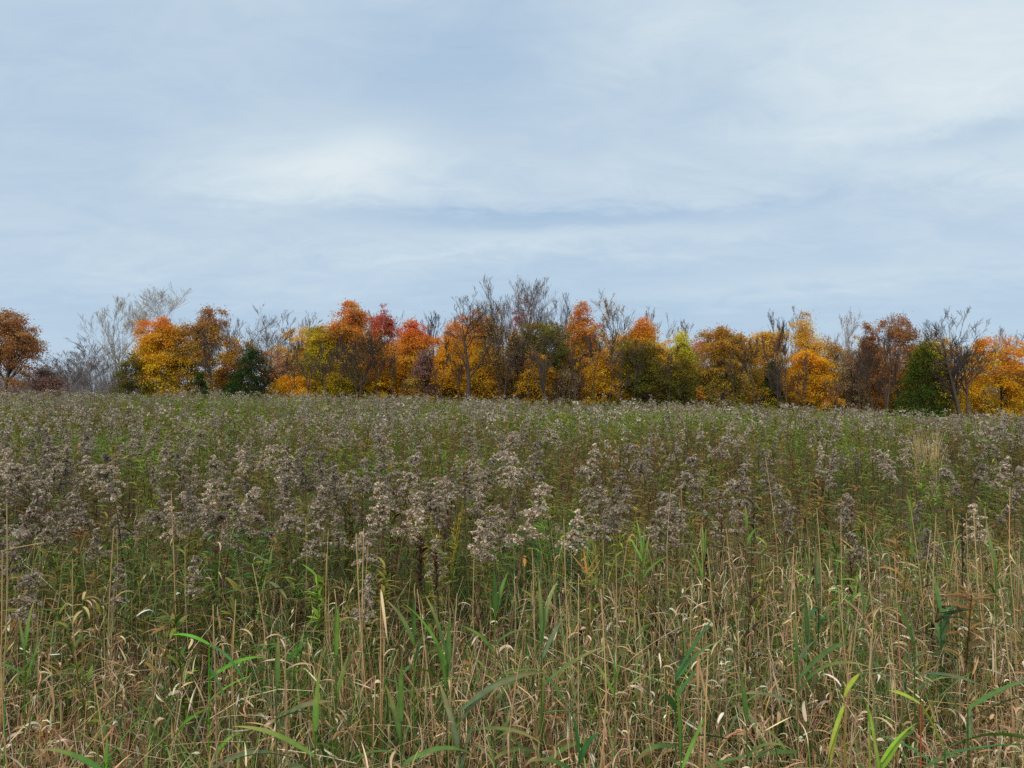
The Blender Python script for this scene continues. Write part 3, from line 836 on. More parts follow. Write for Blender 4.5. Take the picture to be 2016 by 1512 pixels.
def goldenrod(r, lod, look):
    """returns (stem, seed head, foliage) of one plant about 1 m high, foot at the origin"""
    H = r.uniform(0.90, 1.10)
    lean_az, lean = r.uniform(0, 6.28), r.uniform(0.02, 0.14)
    K = {0: 8, 1: 4, 2: 2}[lod]
    nod = r.uniform(0.1, 0.9) if look != 'erect' else 0.05
    sp = arcs(np.zeros((1, 3)), [lean_az], [1.57 - lean * .5], [1.57 - lean - nod * .55], [H], K, power=2.5)
    rad = np.linspace(.0042, .0015, K + 1)[None] * (1.0 if lod == 0 else 1.2)
    stem = tubes(sp, rad, 5 if lod == 0 else 3, pick(STEMC, 1, r=r))
    def on(t):
        f = np.clip(t, 0, .9999) * K
        i = f.astype(int)
        return sp[0, i] + (sp[0, i + 1] - sp[0, i]) * (f - i)[:, None]
    # head: arching side branches carrying fluff on their upper side
    nb = {0: 17, 1: 9, 2: 5}[lod]
    t = np.sort(r.uniform(.76 if look != 'broad' else .80, 1.0, nb))
    az = np.arange(nb) * 2.4 + r.uniform(0, .9, nb)
    if look in ('nod', 'broad'):
        az = lean_az + (r.random(nb) - .5) * 4.0
    Lb = (1.5 if lod == 2 else .74) * (.035 + .105 * (1 - (t - .76) / .24)) * r.uniform(.7, 1.25, nb)
    if look == 'broad': Lb = r.uniform(.05, .115, nb) * (1.5 if lod == 2 else 1)
    if look == 'erect': Lb *= .72
    bp = arcs(on(t), az, r.uniform(.5, 1.1, nb), r.uniform(-1.1, -.3, nb), Lb, 4)
    fl = []
    tone = r.uniform(.75, 1.15)
    if lod == 0:
        stem = join([stem, tubes(bp, np.linspace(.0011, .0006, 5)[None], 3, pick(STEMC, nb, r=r))])
    npf = {0: 16, 1: 6, 2: 2}[lod]
    q = np.repeat(np.arange(nb), npf)
    s = np.tile(np.linspace(.12, 1, npf), nb)
    f = np.clip(s, 0, .9999) * 4
    i = f.astype(int)
    pos = bp[q, i] + (bp[q, i + 1] - bp[q, i]) * (f - i)[:, None]
    rep = {0: 5, 1: 3, 2: 3}[lod]
    spread = {0: .0042, 1: .0085, 2: .024}[lod]
    pos = np.repeat(pos, rep, 0)
    pos = pos + r.normal(size=pos.shape) * spread + np.array([0, 0, .004])
    # fluff along the top axis
    na = {0: 40, 1: 12, 2: 4}[lod]
    pa = on(r.uniform(.86, 1.0, na)) + r.normal(size=(na, 3)) * spread * 1.2
    pos = np.concatenate([pos, pa])
    sz = {0: .0125, 1: .022, 2: .046}[lod]
    head = flakes(pos, r.uniform(.6, 1.35, len(pos)) * sz, pick(FLUFF, len(pos), amt=.13, r=r) * tone, .15, .75, r)
    # foliage up the stem
    nl = {0: 34, 1: 16, 2: 6}[lod]
    t = r.uniform(.12, .84, nl)
    dead = {'erect': .55, 'nod': .4, 'broad': .75, 'green': .1, 'yellow': .3}.get(look, .5)
    isd = r.random(nl) < dead - .5 * (t - .45)
    live = pick(GREENLEAF, nl, r=r) if look != 'yellow' else pick(YELLEAF, nl, r=r)
    C = np.where(isd[:, None], pick(DEADLEAF, nl, r=r), live)
    Kl = {0: 3, 1: 2, 2: 1}[lod]
    lp = arcs(on(t), np.arange(nl) * 2.4 + r.uniform(0, 1, nl), np.where(isd, r.uniform(-.6, .5, nl), r.uniform(.2, .9, nl)), np.where(isd, r.uniform(-1.5, -.9, nl), r.uniform(-.7, .1, nl)), r.uniform(.045, .095, nl), Kl)
    fol = ribbons(lp, np.where(isd, .007, .012) * r.uniform(.7, 1.3, nl) * (1 if lod < 2 else 1.8), C, r.uniform(-.5, .5, nl), np.where(isd, 1.2, .2), ctip=C * .9)
    return stem, head, fol

LOOKS = ['nod', 'broad', 'erect', 'green', 'nod', 'yellow', 'broad', 'erect', 'green', 'nod']
LOOK_TEXT = {'nod': 'goldenrod gone to seed with a nodding grey plume', 'broad': 'goldenrod gone to seed with a broad fluffy head and brown leaves',
             'erect': 'goldenrod gone to seed with a narrow upright grey plume', 'green': 'goldenrod gone to seed with green leaves and grey plume',
             'yellow': 'goldenrod gone to seed with yellowing leaves and grey plume'}

def wedge(n, y0, y1, margin=.8, k=.74):
    y = np.sqrt(U(y0 * y0, y1 * y1, n))
    x = U(-1, 1, n) * (k * y + margin)
    return x, y

def head_density(x, y):
    """how thickly the seed heads stand: thin patches show the green below"""
    d = fnoise(x, y, 2.3, 21)
    near = np.interp(x / y, [-.7, -.2, .05, .25, .7], [2.7, 3.0, 3.0, 3.7, 4.2])
    bank = 1 + 1.9 * np.exp(-((y - 5.2) / 1.4) ** 2) * np.clip(.75 - 2.4 * (x / y), .1, 1.2)
    return np.clip((d - .27) * 2.4, .2, 1) * np.clip((y - near) / .9, 0, 1) * bank * np.interp(x / y, [-.2, .25], [1, .66])

def build_goldenrod():
    r = np.random.default_rng(31)
    P0 = [goldenrod(r, 0, L) for L in LOOKS]
    M0 = [(mesh_of('stem', a, M_STEM), mesh_of('seed_head', b, M_PLUME), mesh_of('foliage', c, M_FORB)) for a, b, c in P0]
    # nearest individuals: thin candidates by density, then the 290 nearest
    x, y = wedge(5600, 2.6, 14.0)
    keep = rng.random(len(x)) < head_density(x, y) * .17
    x, y = x[keep], y[keep]
    sx, sd = ray(1155, 1128, 3.5)[0], 3.7          # nothing stands right in front of the orange reed
    clear = ~((np.abs(x - sx * y / 3.5) < .16) & (y < sd))
    x, y = x[clear], y[clear]
    o = np.argsort(y)
    x, y = x[o], y[o]
    vis = np.abs(x) < .70 * y
    cut = y[np.where(vis)[0][min(284, vis.sum() - 1)]]
    near = y <= cut
    for X, Y in zip(x[near], y[near]):
        k = int(rng.integers(0, len(LOOKS)))
        zone = 'left' if X / Y < -.24 else 'right' if X / Y > .24 else 'middle'
        lab = f'{LOOK_TEXT[LOOKS[k]]}, {"near" if Y < cut * .72 else "farther"} {zone}'
        t = thing('goldenrod_plant', lab, 'goldenrod', (X, Y, float(ground_z(X, Y))), U(0, 6.28, 1)[0], 'goldenrod plants gone to seed in the meadow')
        s = float(np.clip(rng.normal(.98, .13), .68, 1.25))
        t.scale = (s, s, s)
        for nm, me in zip(('stem', 'seed_head', 'foliage'), M0[k]):
            obj(nm, me, None, t)
    # the rest of the stand, which nobody could count
    parts = {0: [], 1: [], 2: []}
    for lod, y0, y1, dens in ((1, 2.6, 16.0, 7.6), (2, 16.0, CREST + 6, 5.8)):
        protos = [[], [], []]
        for L in LOOKS * (1 if lod == 1 else 2):
            for q, g in zip(protos, goldenrod(r, lod, L)):
                q.append(g)
        area = .74 * (y1 ** 2 - y0 ** 2) + 1.6 * (y1 - y0)
        x, y = wedge(int(area * dens), y0, y1)
        keep = (rng.random(len(x)) < head_density(x, y) * .9)
        if lod == 1:
            keep &= y > cut
        x, y = x[keep], y[keep]
        pos = np.stack([x, y, ground_z(x, y)], -1)
        wh = rng.integers(0, len(protos[0]), len(x))
        yaw, sc = U(0, 6.28, len(x)), np.clip(rng.normal(.97, .19, len(x)), .55, 1.42)
        tone = (.86 + .28 * fnoise(x, y, 2.5, 40))[:, None] * np.ones(3) * (1 + rng.normal(size=(len(x), 1)) * .08)
        if lod == 2:
            tone = tone * (.66 + .46 * fnoise(x, y, 5.0, 44))[:, None]
        for q in range(3):
            parts[q].append(scatter(protos[q], wh, pos, yaw, sc, tone))
    root = thing('goldenrod_stand', 'distant mass of goldenrod gone to seed across the meadow', None, (0, 0, 0))
    root['kind'] = 'stuff'
    obj('stem', join(parts[0]), M_STEM, root)
    obj('seed_head', join(parts[1]), M_PLUME, root)
    obj('foliage', join(parts[2]), M_FORB, root)
build_goldenrod()

# ------------------------------------------------------------------ leafy undergrowth of the meadow
def forb(r, lod, cols, H):
    K = 3
    az = r.uniform(0, 6.28)
    sp = arcs(np.zeros((1, 3)), [az], [1.5], [1.5 - r.uniform(0, .3)], [H], K)
    st = tubes(sp, np.linspace(.004, .0015, K + 1)[None], 3, pick(cols, 1, r=r) * .8)
    nl = {0: 40, 1: 20, 2: 9}[lod]
    t = r.beta(1.6, 1.0, nl)
    f = np.clip(t, 0, .999) * K
    i = f.astype(int)
    base = sp[0, i] + (sp[0, i + 1] - sp[0, i]) * (f - i)[:, None]
    lp = arcs(base, np.arange(nl) * 2.4 + r.uniform(0, 1, nl), r.uniform(.25, 1.1, nl), r.uniform(-.7, .2, nl), r.uniform(.05, .11, nl) * (1 if lod < 2 else 1.3), {0: 3, 1: 2, 2: 1}[lod])
    lf = ribbons(lp, r.uniform(.008, .015, nl) * {0: 1, 1: 1.2, 2: 2.2}[lod], pick(cols, nl, amt=.2, r=r), r.uniform(-.4, .4, nl), .3)
    return join([st, lf])

def build_undergrowth():
    r = np.random.default_rng(8)
    sets = [GREENLEAF, [lin(c) for c in ('7c9834', '8ca238', '6a8a2e')], YELLEAF, DEADLEAF + [lin('6a5638')], [lin(c) for c in ('70703a', '807a3e', '5e6232')], [lin(c) for c in ('8a6c40', '786038', '9a7c4c')]]
    outs = []
    for lod, y0, y1, dens, h in ((0, 2.75, 7.5, 32, .68), (1, 7.5, 16, 26, .80), (2, 16, CREST + 5, 18, .86)):
        protos, kind = [], []
        for s, c in enumerate(sets):
            for _ in range(4):
                protos.append(forb(r, lod, c, h * r.uniform(.75, 1.15))); kind.append(s)
        kind = np.array(kind)
        area = .74 * (y1 ** 2 - y0 ** 2) + 1.6 * (y1 - y0)
        x, y = wedge(int(area * dens), y0, y1)
        g = .5 + 1.2 * (fnoise(x, y, 3.4, 51) - .5) + rng.normal(size=len(x)) * .07 + np.interp(y, [3, 5, 8, 16, 30], [-.08, -.09, -.05, .01, .03]) - .03 - .09 * np.exp(-((y - 4.4) / 1.3) ** 2) * (x < 0)
        g2 = fnoise(x, y, 1.3, 63)
        k = np.where(g > .60, 1, np.where(g > .48, 0, np.where(g > .41, 4, np.where(g2 > .5, 3, 5))))
        k = np.where(rng.random(len(x)) < .15, 2, k)
        k = np.where(rng.random(len(x)) < np.interp(y, [8, 20], [.16, .28]), 4, k)
        k = np.where(rng.random(len(x)) < .12, 0, k)
        keep = rng.random(len(x)) < np.clip((y - 2.4 - .2 * (x > 0)) / 1.8, .14, 1)
        x, y, k = x[keep], y[keep], k[keep]
        pos = np.stack([x, y, ground_z(x, y)], -1)
        wh = k * 4 + rng.integers(0, 4, len(x))
        outs.append(scatter(protos, wh, pos, U(0, 6.28, len(x)), np.clip(rng.normal(1, .16, len(x)), .55, 1.4), np.array([1.3, 1.22, .95]) * (1.03 if lod == 2 else .92) + rng.normal(size=(len(x), 3)) * np.array([.10, .08, .08])))
    o = obj('meadow_undergrowth', join(outs), M_FORB)
    tag(o, 'green, yellow and brown leafy undergrowth between the goldenrod stems', kind='stuff')
build_undergrowth()

# ------------------------------------------------------------------ grass in the foreground
TAN = [lin(c) for c in ('c8ac80', 'b89868', 'd8c098', 'a8885c', 'e2ceaa', '9c7a52', 'b88c6c')]
BLADE = [lin(c) for c in ('54782c', '446a2c', '648834', '74903e', '566e3c', '64804a')]
OLIVE = [lin(c) for c in ('6c6a30', '7c7438', '8a7c3c')]

def grass_patch(x, y):
    return fnoise(x, y, 1.1, 71)

def build_grass():
    def spots(n, y0=1.15, y1=6.6):
        x, y = wedge(n, y0, y1, 1.0, .74)
        lim = np.interp(x / y, [-.7, -.3, 0, .2, .7], [3.9, 3.9, 4.1, 5.2, 5.7])
        k = rng.random(n) < np.clip((lim - y) / 2.0 + .25, .04, 1)
        x, y = x[k], y[k]
        return np.stack([x, y, ground_z(x, y)], -1)
    out = []
    # tillers: a thin straw with drooping, curling dead leaves
    b = spots(17000)
    n = len(b)
    hh = U(.42, .80, n) * np.interp(b[:, 1], [1.2, 2.6], [.78, 1]) * (1 + .25 * (grass_patch(b[:, 0], b[:, 1]) - .5))
    az = U(0, 6.28, n)
    st = arcs(b, az, U(1.2, 1.57, n), np.where(rng.random(n) < .22, U(.3, 1.1, n), U(1.1, 1.57, n)), hh, 4)
    out.append(tubes(st, U(.0011, .0021, n)[:, None] * np.linspace(1, .6, 5)[None], 3, pick(TAN, n, amt=.2)))
    nl = 4
    q = np.repeat(np.arange(n), nl)
    t = U(.25, 1.0, len(q))
    f = np.clip(t, 0, .999) * 4
    i = f.astype(int)
    base = st[q, i] + (st[q, i + 1] - st[q, i]) * (f - i)[:, None]
    N = len(q)
    curl = rng.random(N)
    p0 = np.where(curl < .6, U(.4, 1.5, N), U(-.5, 1.3, N))
    p1 = np.where(curl < .6, p0 - U(-.1, .9, N), np.where(curl < .84, U(-1.5, -.3, N), U(-4.0, -1.8, N)))
    C = pick(TAN, N, amt=.25)
    L = U(.025, .14, N) * np.where(curl > .84, .7, 1.0)
    lp = arcs(base, U(0, 6.28, N), p0, p1, L, 5, power=1.3, swing=rng.normal(size=N) * .8)
    out.append(ribbons(lp, U(.003, .0075, N), C, U(-.8, .8, N), rng.normal(size=N) * 1.2, ctip=C * 1.08))
    # broad crumpled dead leaves that catch the light
    b = spots(6500)
    N = len(b)
    b[:, 2] += U(.2, .62, N)
    C = pick([lin('decaaa'), lin('ccb088'), lin('b49068'), lin('e6d6bc'), lin('a07a54')], N, amt=.15)
    lp = arcs(b, U(0, 6.28, N), U(-.3, 1.3, N), U(-2.0, -.2, N), U(.03, .10, N), 5, power=1.2, swing=rng.normal(size=N))
    out.append(ribbons(lp, U(.005, .014, N), C, U(-1, 1, N), rng.normal(size=N) * 1.5))
    # broken straws leaning on each other
    b = spots(4600)
    N = len(b)
    b[:, 2] += U(.1, .55, N)
    lp = arcs(b, U(0, 6.28, N), U(-.4, .8, N), U(-.5, .6, N), U(.15, .45, N), 3)
    out.append(tubes(lp, U(.0012, .0022, N)[:, None] * np.linspace(1, .6, 4)[None], 3, pick(TAN, N, amt=.2)))
    # thatch lying low
    b = spots(13000)
    N = len(b)
    b[:, 2] += U(.0, .28, N)
    lp = arcs(b, U(0, 6.28, N), U(-.3, .9, N), U(-.8, .3, N), U(.10, .36, N), 4, swing=rng.normal(size=N) * .6)
    out.append(ribbons(lp, U(.003, .007, N), pick([lin('7c5c3c'), lin('5c4028'), lin('8c6a48'), lin('6c4a30')], N, amt=.2), U(-1, 1, N), rng.normal(size=N)))
    tag(obj('dry_grass', join(out), M_STRAW), 'tangled tan dead grass with curled leaves along the foreground', kind='stuff')
    # living blades
    out = []
    x, y = wedge(66000, 1.2, 6.8, 1.0, .74)
    g = fnoise(x, y, .9, 83)
    want = np.clip((g - .36) * 3.4, .2, 1) * np.interp(y, [1.2, 2.4, 3.2, 5, 6.8], [.5, .75, 1, .9, .3]) * np.where((x < 0) & (y > 3.1), .45, 1)
    k = rng.random(len(x)) < want
    x, y = x[k], y[k]
    N = len(x)
    b = np.stack([x, y, ground_z(x, y) + U(.05, .3, N)], -1)
    C = np.where(rng.random((N, 1)) < .22, pick(OLIVE, N), pick(BLADE, N, amt=.18))
    lp = arcs(b, U(0, 6.28, N), U(1.0, 1.54, N), U(-.4, 1.2, N), U(.22, .52, N), 5, power=1.6, swing=rng.normal(size=N) * .4)
    out.append(ribbons(lp, U(.004, .010, N), C, U(-.6, .6, N), rng.normal(size=N) * .6, ctip=C * np.array([1.15, 1.0, .9])))
    tag(obj('green_grass', join(out), M_GREEN), 'green grass blades growing up through the dead grass', kind='stuff')
build_grass()

# ------------------------------------------------------------------ dry stalks, one by one
def dry_stalk(pxt, pyt, pxb, d, label, col=None, rad=.0032, leaf=2, name='dry_stalk', group='dry tan grass stalks in the foreground', d2=None):
    top = ray(pxt, pyt, d)
    db = d if d2 is None else d2
    bx = ray(pxb, 1200, db)[0]
    foot = np.array([bx, db, float(ground_z(bx, db))])
    t = thing(name, label, 'stalk', tuple(foot), 0, group)
    K = 7
    s = np.linspace(0, 1, K + 1)[:, None]
    p = (top - foot)[None] * s + np.array([rng.normal() * .02, 0, 0]) * np.sin(s * math.pi) + np.array([rng.normal() * .008, 0, 0]) * np.sin(s * 7)
    C = jit(col if col is not None else lin('c0a070'), 1, .12)
    obj('stem', tubes(p[None], (np.linspace(1, .6, K + 1) * rad)[None], 6, C, C * 1.1), M_STRAW, t, smooth=True)
    for q in range(leaf):
        f = rng.uniform(.35, .95) * K
        i = int(f)
        b = p[i] + (p[min(i + 1, K)] - p[i]) * (f - i)
        lp = arcs(b[None], U(0, 6.28, 1), U(.3, 1.2, 1), U(-1.6, -.4, 1), U(.05, .13, 1), 6, power=1.4, swing=rng.normal(size=1) * .5)
        obj('leaf', ribbons(lp, U(.0035, .008, 1), jit(lin('c8ac80'), 1, .12), U(-.6, .6, 1), rng.normal(size=1)), M_STRAW, t)
    return t

def build_stalks():
    zone = lambda px: ('far left', 'left', 'middle', 'right', 'far right')[min(4, int(max(0, px) / 403.3))]
    def lab(pt, pb, py):
        dx = pt - pb
        tilt = 'upright' if abs(dx) < 18 else 'left-leaning' if dx < 0 else 'right-leaning'
        tall = 'very tall' if py < 1100 else 'tall' if py < 1200 else 'short'
        return f'{tall} {tilt} dry tan grass stalk, {zone(pt)} of the foreground'
    for a in [(15, 992, -4, 3.0), (338, 968, 362, 3.6), (662, 1160, 692, 3.0), (700, 1050, 738, 3.1), (716, 1040, 722, 3.3), (752, 1150, 734, 2.9), (900, 1168, 880, 2.8),
              (820, 1160, 874, 2.9), (930, 1090, 938, 3.4), (1048, 1080, 1052, 3.3), (1110, 1020, 1128, 3.5), (1192, 1160, 1185, 2.3), (1214, 1090, 1212, 2.9), (1140, 1130, 1155, 2.6),
              (1395, 1290, 1392, 2.2), (1318, 960, 1322, 4.2), (1340, 955, 1346, 4.4), (1395, 1080, 1410, 3.3), (1430, 1040, 1470, 3.5), (1508, 900, 1540, 4.6), (1790, 985, 1812, 3.6),
              (1915, 1010, 1962, 3.5), (1942, 1000, 1928, 3.6), (1875, 1000, 1890, 3.8), (1655, 1020, 1665, 3.7), (1700, 1030, 1716, 3.6), (1610, 1000, 1622, 3.9), (1560, 1070, 1575, 3.2),
              (1970, 1160, 1990, 2.6), (1760, 1090, 1770, 3.0), (560, 1260, 575, 2.5), (460, 1180, 478, 2.8), (420, 1190, 440, 2.7), (500, 1110, 492, 3.2), (225, 1040, 230, 3.5), (140, 1100, 170, 3.2),
              (0, 1270, 60, 2.4), (190, 1340, 212, 2.2), (1020, 1280, 1030, 2.3), (1240, 1390, 1290, 2.1), (640, 1090, 664, 3.3), (1015, 1130, 1010, 3.1), (1840, 1010, 1838, 3.6), (1985, 960, 2000, 4.0)]:
        pt, py, pb, d = a
        dry_stalk(pt, py, pb, d, lab(pt, pb, py), leaf=int(rng.integers(0, 3)), rad=rng.uniform(.0024, .0036))
    for k in range(70):
        pt = float(rng.uniform(0, 2016)) if k % 2 else float(rng.uniform(1050, 2016))
        d = float(rng.uniform(2.4, 4.6))
        h = rng.uniform(.62, 1.0)
        x = ray(pt, 1200, d)[0]
        zt = float(ground_z(x, d)) + h
        py = 780 + (ZC - zt) / d * F_PX
        pb = pt + rng.normal() * 22
        dry_stalk(pt, py, pb, d, lab(pt, pb, py), leaf=int(rng.integers(0, 3)), rad=rng.uniform(.0018, .003))
    # dark dead stalks
    def dark(pxt, pyt, pxb, d, label, dense, spike, col=lin('4e382a')):
        t = dry_stalk(pxt, pyt, pxb, d, label, lin('4a3628'), .0035, 0, 'dead_stalk', 'dark dead stalks among the goldenrod')
        top = ray(pxt, pyt, d) - np.array(t.location)
        n = dense
        s = rng.uniform(1 - spike, 1, n)
        pos = top[None] * s[:, None] + rng.normal(size=(n, 3)) * (.0065 * (.5 + .5 * np.sin(s * 60)) + .003)[:, None]
        obj('seed_spike', flakes(pos, U(.006, .017, n), jit(col, n, .35), .2, .7), M_PLUME, t)
    dark(828, 1054, 822, 3.7, 'dark brown seed spike, taller of two side by side', 330, .26)
    dark(858, 1086, 862, 3.7, 'dark brown seed spike, shorter of two side by side', 260, .22)
    dark(712, 960, 716, 4.6, 'tall brown dead stalk with shrivelled leaves, left of the dark spikes', 160, .6, lin('4c3426'))
    dark(782, 950, 766, 4.6, 'tall leaning dead stalk with shrivelled yellow-brown leaves', 170, .6, lin('5c4426'))
    dark(1390, 1090, 1392, 3.9, 'dark brown dead stalk beside the fluffy drooping goldenrod', 220, .5, lin('3a2a24'))
    dark(1895, 1008, 1900, 4.2, 'dark grey-brown dead stalk near the right edge', 260, .5, lin('4c4038'))
    dark(132, 910, 132, 7.5, 'small black seed head poking above the goldenrod, left', 120, .12, lin('241818'))
build_stalks()

# ------------------------------------------------------------------ reeds and other plants told apart
GR1, GR2, GR3, YG = lin('48642a'), lin('547032'), lin('587828'), lin('8c9c34')
TEAL = lin('5c6a44')

def reed(px, py, d, leaves, label, stem=True, cols=(GR1, GR2, TEAL), stemcol=None, lean=0.0, name='reed_plant', cat='reed', group='green reed plants in the foreground', wid=.022, mat=None):
    """leaves: (height as a share of the plant, azimuth in degrees with 0 to the right, start pitch, end pitch, length)"""
    mat = mat or M_REED
    top = ray(px, py, d)
    gz = float(ground_z(top[0] - lean, d))
    t = thing(name, label, cat, (top[0] - lean, d, gz), 0, group)
    H = top[2] - gz
    K = 8
    s = np.linspace(0, 1, K + 1)[:, None]
    p = np.concatenate([lean * s ** 1.4, s * 0, H * s], 1)
    C = jit(stemcol if stemcol is not None else cols[0], 1, .1)
    obj('stem', tubes(p[None], (np.linspace(1, .45, K + 1) * .0042)[None], 6, C * np.array([1.2, 1, .8]), C), mat, t, smooth=True)
    extra = random_leaves(int(rng.integers(2, 5)), .25, .85, (.13, .24), (20, 65), (-50, 5)) if len(leaves) > 3 and mat is M_REED else []
    for (h, az, a0, a1, L) in list(leaves) + extra:
        f = min(h, .999) * K
        i = int(f)
        b = p[i] + (p[i + 1] - p[i]) * (f - i)
        c = jit(cols[rng.integers(0, len(cols))], 1, .12)
        lp = arcs(b[None], [R(az)], [R(a0)], [R(a1 - (rng.uniform(0, 26) if abs(a1) < 60 and mat is M_REED else 0))], [L * 1.15], 8, power=1.3, swing=rng.normal(size=1) * .25)
        obj('leaf', ribbons(lp, [wid * .82 * rng.uniform(.8, 1.15)], c, rng.normal(size=1) * .3, rng.normal(size=1) * .5, fold=-.35, ctip=(c * np.array([1.15, 1.0, .85]) if rng.random() < .5 else c * .4 + np.array(lin('a88850')) * .6)), mat, t, smooth=True)
    return t

def random_leaves(n, lo=.35, hi=1.0, L=(.16, .32), p0=(25, 70), p1=(-35, 20)):
    return [(float(h), float(rng.uniform(0, 360)), float(rng.uniform(*p0)), float(rng.uniform(*p1)), float(rng.uniform(*L))) for h in np.linspace(lo, hi, n)]

def build_reeds():
    reed(1800, 1262, 2.75, [(1, 100, 80, 60, .14), (.98, 115, 70, 50, .16), (.93, 20, 10, -5, .06), (.80, 175, 25, 12, .17), (.78, 12, 25, 0, .19), (.74, 2, 8, -8, .19), (.6, 200, -10, -40, .12), (.55, 350, -10, -20, .14)],
         'upright green reed with side leaves, right part of the foreground')
    reed(1570, 1288, 2.5, [(1, 110, 80, 70, .10), (.97, 160, 30, 10, .10), (.97, 25, 50, 10, .15), (.9, 20, 40, 5, .22), (.8, 165, 25, -10, .2), (.7, 20, -40, -70, .16), (.62, 185, 5, -12, .24), (.6, 160, 20, -30, .12), (.48, 180, 12, -10, .22), (.45, 10, 20, -30, .15)],
         'tall teal green reed with many leaves, left of the yellow-green blades')
    reed(1852, 1205, 3.2, [(1, 5, 8, -2, .26), (1, 12, 20, 8, .24), (.97, 20, 14, 4, .24), (.98, 355, -2, -8, .28), (1, 95, 75, 60, .16), (.9, 30, 55, 30, .18), (.85, 350, -30, -60, .14), (.8, 40, 60, 40, .2)],
         'dark green reed with leaves swept to the right, near the right edge', cols=(lin('305a28'), lin('40682f')))
    reed(1330, 1330, 2.5, [(1, 30, 48, 25, .26), (.98, 35, 42, 20, .22), (.9, 25, 50, 20, .24), (.7, 200, 20, -40, .14)], 'green reed with one broad blade slanting up right', cols=(lin('38602a'), lin('446e34')), wid=.024)
    reed(1066, 1245, 2.55, [(1, 95, 82, 70, .16), (.95, 70, 75, 50, .2), (.9, 45, 55, 40, .15), (.85, 320, -20, -45, .12), (.8, 20, 35, 15, .24), (.7, 340, 20, -30, .2), (.6, 90, 80, 70, .2), (.55, 200, 30, -40, .18), (.5, 30, 30, -10, .22), (.45, 150, 60, 20, .2)],
         'bushy green reed clump left of the long straw, middle foreground', wid=.02)
    reed(975, 1200, 2.9, [(1, 100, 85, 70, .14), (.97, 60, 70, 40, .16), (.8, 170, 60, 25, .16), (.7, 15, 20, -10, .2), (.6, 40, 40, 0, .2)], 'slender upright green reed in the middle foreground', cols=(GR3, GR1))
    reed(880, 1290, 2.65, [(1, 130, 65, 45, .2), (.95, 140, 60, 40, .24), (.9, 80, 80, 60, .18), (.85, 120, 70, 50, .22), (.7, 20, 45, 10, .24), (.6, 40, 60, 20, .2)], 'green reed with blades slanting up left, middle foreground', cols=(GR1, GR3))
    reed(815, 1250, 2.9, [(1, 100, 85, 75, .15), (.95, 125, 50, 25, .2), (.85, 60, 70, 40, .16), (.7, 160, 40, -10, .16)], 'small upright reed left of the slanting blades', cols=(GR3, GR1))
    reed(905, 1400, 2.4, [(1, 10, 40, -5, .28), (.95, 25, 50, 5, .22), (.9, 350, 20, -20, .24), (.8, 130, 70, 40, .22), (.7, 60, 70, 30, .18)], 'grey-green reed with leaves reaching right, lower middle', cols=(TEAL, GR2))
    reed(790, 1420, 2.35, [(1, 110, 82, 68, .16), (.9, 130, 70, 50, .16), (.8, 20, 30, -10, .2), (.7, 190, 30, -20, .2)], 'low green reed with a narrow upright blade, lower middle', cols=(GR1, GR2))
    reed(662, 1290, 2.7, [(1, 92, 85, 75, .15), (.95, 100, 80, 70, .2), (.8, 60, 70, 40, .14)], 'narrow upright green blade beside the straws', cols=(GR3,))
    reed(412, 1268, 2.7, [(1, 160, 20, -4, .16), (1, 345, -18, -55, .19), (.9, 320, -30, -60, .15), (.75, 20, 40, 10, .14)], 'bright green reed leaf bent over, left foreground', cols=(lin('5c9424'), lin('4c7a3c')))
    reed(205, 1500, 2.1, [(.98, 20, 62, 48, .17), (.96, 165, 25, 12, .19), (.9, 100, 80, 60, .12), (.85, 10, 20, -20, .16)], 'low reed with two green leaves in a V, bottom left', cols=(lin('4c8428'), lin('3c7424')), wid=.026)
    reed(545, 1350, 2.5, [(1, 100, 80, 60, .14), (.9, 160, 40, 10, .18), (.85, 20, 30, 0, .16), (.7, 200, 20, -30, .2), (.65, 330, 20, -30, .2)], 'grey-green reed below the leafy green weed, left', cols=(TEAL, GR1))
    reed(620, 1440, 2.2, [(1, 100, 75, 55, .18), (.9, 170, 30, 0, .24), (.85, 195, 40, -10, .24), (.7, 30, 40, 0, .2)], 'arching green reed at the bottom, left of middle', cols=(GR3, TEAL))
    reed(1265, 1090, 3.9, [(1, 110, 75, 60, .16), (.97, 70, 75, 55, .16), (.95, 130, 60, 45, .14), (.9, 60, 65, 40, .2), (.85, 30, 50, 20, .18), (.8, 150, 50, 20, .18)], 'bright green grass clump right of the orange blades', cols=(GR3, lin('5c8c34')), wid=.014)
    reed(1611, 1150, 3.5, [(1, 90, 88, 85, .14), (.97, 95, 86, 80, .17), (.8, 340, 20, -25, .14), (.75, 30, 60, 30, .14)], 'dark green reed with one stiff upright blade', cols=(lin('2c5a28'), TEAL), wid=.026)
    reed(1590, 1250, 3.0, [(1, 100, 84, 74, .15), (.95, 70, 70, 50, .16), (.85, 115, 75, 55, .18), (.7, 30, 40, 10, .16)], 'green reed below the stiff upright blade', cols=(GR1, GR3))
    reed(1340, 1010, 4.6, [(1, 5, 8, -4, .18), (1, 170, 30, 0, .12), (.95, 85, 80, 60, .12), (.9, 330, -30, -60, .14), (.8, 10, 10, -40, .16)], 'blue-green reed top above the drooping goldenrod', cols=(TEAL, lin('547a54')), wid=.02)
    reed(1385, 1090, 3.8, [(1, 80, 80, 60, .14), (.95, 60, 75, 60, .16), (.85, 120, 70, 50, .16)], 'thin green blades under the drooping goldenrod', cols=(GR3,), wid=.014)
    reed(1470, 1040, 4.3, [(1, 85, 85, 75, .12), (.9, 40, 60, 20, .12), (.85, 350, 10, -30, .12)], 'small green reed right of the drooping goldenrod', cols=(GR3, TEAL))
